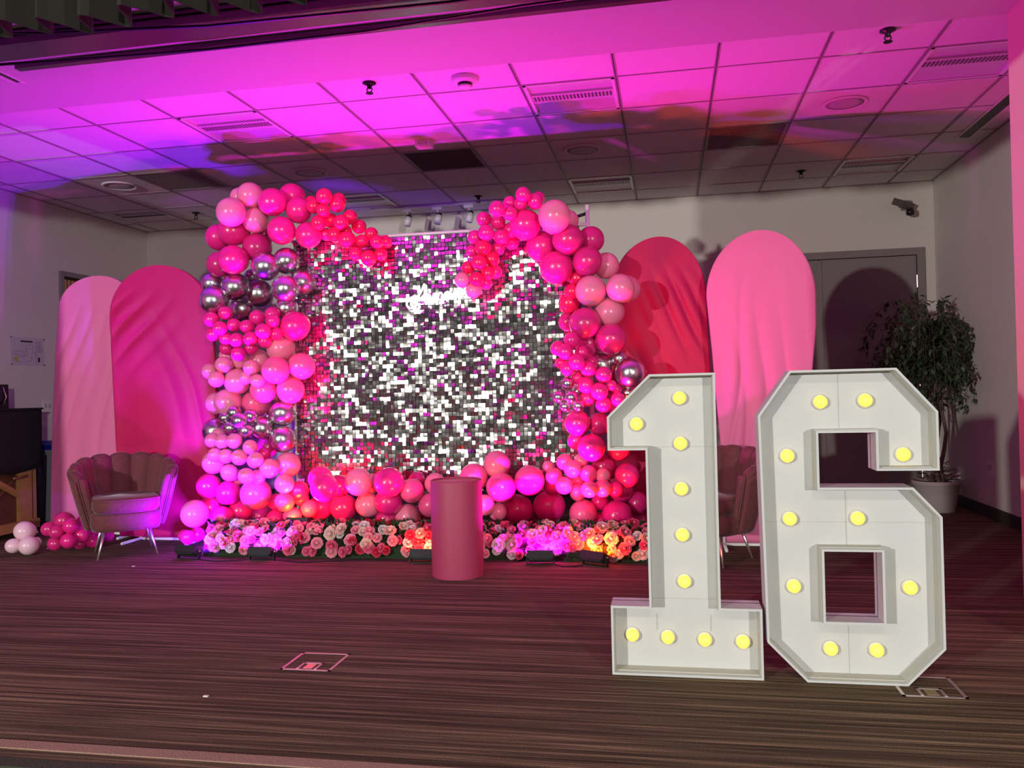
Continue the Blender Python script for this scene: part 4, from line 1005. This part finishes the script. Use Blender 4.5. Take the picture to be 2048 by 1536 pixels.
MB().tube([(0.10, 0.03, 0.03), (0.115, 0.045, 0.10), (0.10, 0.03, 0.18)], .004, 6).build('handle', M_chrome_leg, t, True)
t = thing('switch_box', 'small beige switch box on the wall above the covered piano', 'switch', (XL, 6.50, 1.135))
box('box', (0, -0.05, -0.06), (0.03, 0.055, 0.06), M_white, t)
for q in (-0.022, 0.012): box('rocker', (0.03, q, -0.045), (0.036, q + 0.02, 0.045), mat('rocker', (0.4, 0.36, 0.33), .4), t)

# recycling bin
M_bin = mat('grey_bin', (0.22, 0.24, 0.27), 0.4); M_blue = mat('blue_lid', (0.012, 0.02, 0.22), 0.3); M_bag = mat('black_bin_bag', (0.01, 0.01, 0.012), 0.25)
def frustum(mb, a, b, z0, z1):
    vs = [(-a[0], -a[1], z0), (a[0], -a[1], z0), (a[0], a[1], z0), (-a[0], a[1], z0), (-b[0], -b[1], z1), (b[0], -b[1], z1), (b[0], b[1], z1), (-b[0], b[1], z1)]
    return mb.add(vs, [(3, 2, 1, 0), (4, 5, 6, 7), (0, 1, 5, 4), (1, 2, 6, 5), (2, 3, 7, 6), (3, 0, 4, 7)])
t = thing('recycling_bin', 'grey slim recycling bin with a blue lid behind the piano', 'bin', (-5.68, 6.99, 0))
frustum(MB(), (0.11, 0.20), (0.14, 0.25), 0.02, 0.70).build('body', M_bin, t)
b_ = frustum(MB(), (0.155, 0.265), (0.155, 0.265), 0.70, 0.745); frustum(b_, (0.155, 0.265), (0.12, 0.22), 0.745, 0.78); b_.build('lid', M_blue, t)
box('foot', (-0.115, -0.205, 0), (0.115, 0.205, 0.03), M_black, t)
box('label_band', (0.118, -0.20, 0.45), (0.1335, 0.20, 0.455), M_black, t)
t = thing('trash_bin', 'dark trash bin lined with a black bag beside the recycling bin', 'bin', (-5.75, 6.56, 0))
frustum(MB(), (0.09, 0.10), (0.11, 0.12), 0.0, 0.66).build('body', M_black, t)
bg = MB(); n = 24; vs = []
for j, (sc, z) in enumerate(((1.0, 0.48), (1.04, 0.55), (1.05, 0.67), (0.96, 0.70), (0.9, 0.66))):
    for k in range(n):
        a = 2 * PI * k / n; e_ = .35; w_ = 1 + .03 * math.sin(5 * a + j)
        vs.append((.112 * sc * w_ * math.copysign(abs(math.cos(a)) ** e_, math.cos(a)), .122 * sc * w_ * math.copysign(abs(math.sin(a)) ** e_, math.sin(a)), z))
bg.add(vs, [(i * n + k, i * n + (k + 1) % n, (i + 1) * n + (k + 1) % n, (i + 1) * n + k) for i in range(4) for k in range(n)]); bg.build('bag', M_bag, t, True)

# ------------------------------------------------------------------ potted ficus
M_pot = mat('ribbed_planter', (0.42, 0.38, 0.35), 0.7); M_soil = mat('potting_soil', (0.02, 0.014, 0.010), 0.95, bump=(60, .8)); M_bark = mat('ficus_bark', (0.13, 0.085, 0.07), 0.8, bump=(50, .5))
t = thing('potted_ficus', 'leafy ficus tree in a ribbed grey planter in the right corner', 'potted plant', (2.29, 7.86, 0))
MB().lathe([(0.145, 0.0), (0.150, 0.01), (0.165, 0.10), (0.180, 0.19), (0.186, 0.20), (0.186, 0.225), (0.198, 0.235), (0.200, 0.268), (0.188, 0.272), (0.182, 0.24)], n=40, close=False).build('planter', M_pot, t, True)
MB().lathe([(0.001, 0.245), (0.183, 0.243), (0.183, 0.22)], n=32).build('soil', M_soil, t, True)
rt = random.Random(5)
tips = []
for k, (bx_, by_, tx, ty) in enumerate(((-.03, 0, -.05, -.03), (.03, .02, .04, .02), (.0, -.03, .0, -.06), (.05, -.02, .09, -.02))):
    pts = []
    for q in range(9):
        v_ = q / 8; pts.append((bx_ + (tx - bx_) * v_ + .018 * math.sin(q * 1.7 + k), by_ + (ty - by_) * v_ + .018 * math.cos(q * 1.3 + k * 2), 0.24 + (1.28 + .05 * k - .24) * v_))
    MB().tube(pts, 0.020, 8, 0.009).build('trunk', M_bark, t, True); tips.append(Vector(pts[-1]))
lv = MB(); br = MB()
for q in range(96):
    tip = rt.choice(tips); a = rt.uniform(0, 2 * PI); rx = rt.uniform(.08, .46); 
    endx = max(-.52, min(.255, rx * math.cos(a) - .08)); endy = max(-.42, min(.36, rx * math.sin(a)))
    z0 = tip.z - rt.uniform(0, .35); zt = z0 + rt.uniform(.10, .62) * (1.15 - .6 * rx); zt = min(zt, 1.90 - .12 * abs(rx - .1) + rt.uniform(-.05, .04))
    p0 = Vector((tip.x, tip.y, z0)); p1 = Vector((endx * .55, endy * .55, zt)); p2 = Vector((endx, endy, zt - rt.uniform(.03, .18) - .10 * rx)); p3 = p2 + Vector((endx * .12, endy * .12, -rt.uniform(.12, .30)))
    p3.x = min(p3.x, .265)
    pts = []
    for (a_, b_, c_, d_) in ((p0, p0, p1, p2), (p0, p1, p2, p3), (p1, p2, p3, p3)):
        for k in range(5):
            u = k / 5; pts.append(.5 * ((2 * b_) + (c_ - a_) * u + (2 * a_ - 5 * b_ + 4 * c_ - d_) * u * u + (3 * b_ - a_ - 3 * c_ + d_) * u ** 3))
    br.tube(pts, .004, 5, .0015)
    for k in range(3, len(pts)):
        for _ in range(3):
            d = Vector((rt.gauss(0, .8), rt.gauss(0, .8), rt.gauss(-.55, .45)))
            p_ = pts[k] + Vector((rt.gauss(0, .012), rt.gauss(0, .012), rt.gauss(0, .012)))
            if p_.x + .08 * d.normalized().x > .27: d.x = -abs(d.x)
            leaf(lv, p_, d, Vector((rt.gauss(0, .3), rt.gauss(0, .3), 1)), rt.uniform(.055, .085), rt.uniform(.012, .019))
for v in br.v: v.x = min(v.x, .275)
br.build('branches', M_bark, t)
M_ficus = mat('ficus_leaf', (0.045, 0.075, 0.035), 0.42, var=(20, .4))
for v in lv.v: v.x = min(v.x, .275)
o = lv.build('leaves', M_ficus, t); o['kind'] = 'stuff'
lv = MB()
for q in range(110):
    a = rt.uniform(0, 2 * PI); r_ = rt.uniform(0, .14); p_ = Vector((r_ * math.cos(a), r_ * math.sin(a), .25 + rt.uniform(0, .22) * (1 - r_ * 4)))
    leaf(lv, p_, Vector((math.cos(a), math.sin(a), rt.uniform(-.2, .9))), Vector((0, 0, 1)), rt.uniform(.05, .09), rt.uniform(.012, .022))
o = lv.build('underplanting', mat('dusky_leaf', (0.16, 0.07, 0.07), .5, var=(15, .5)), t); o['kind'] = 'stuff'
print('balloons', sum(nballoon.values()), 'sequin grid', ncol, nrow)
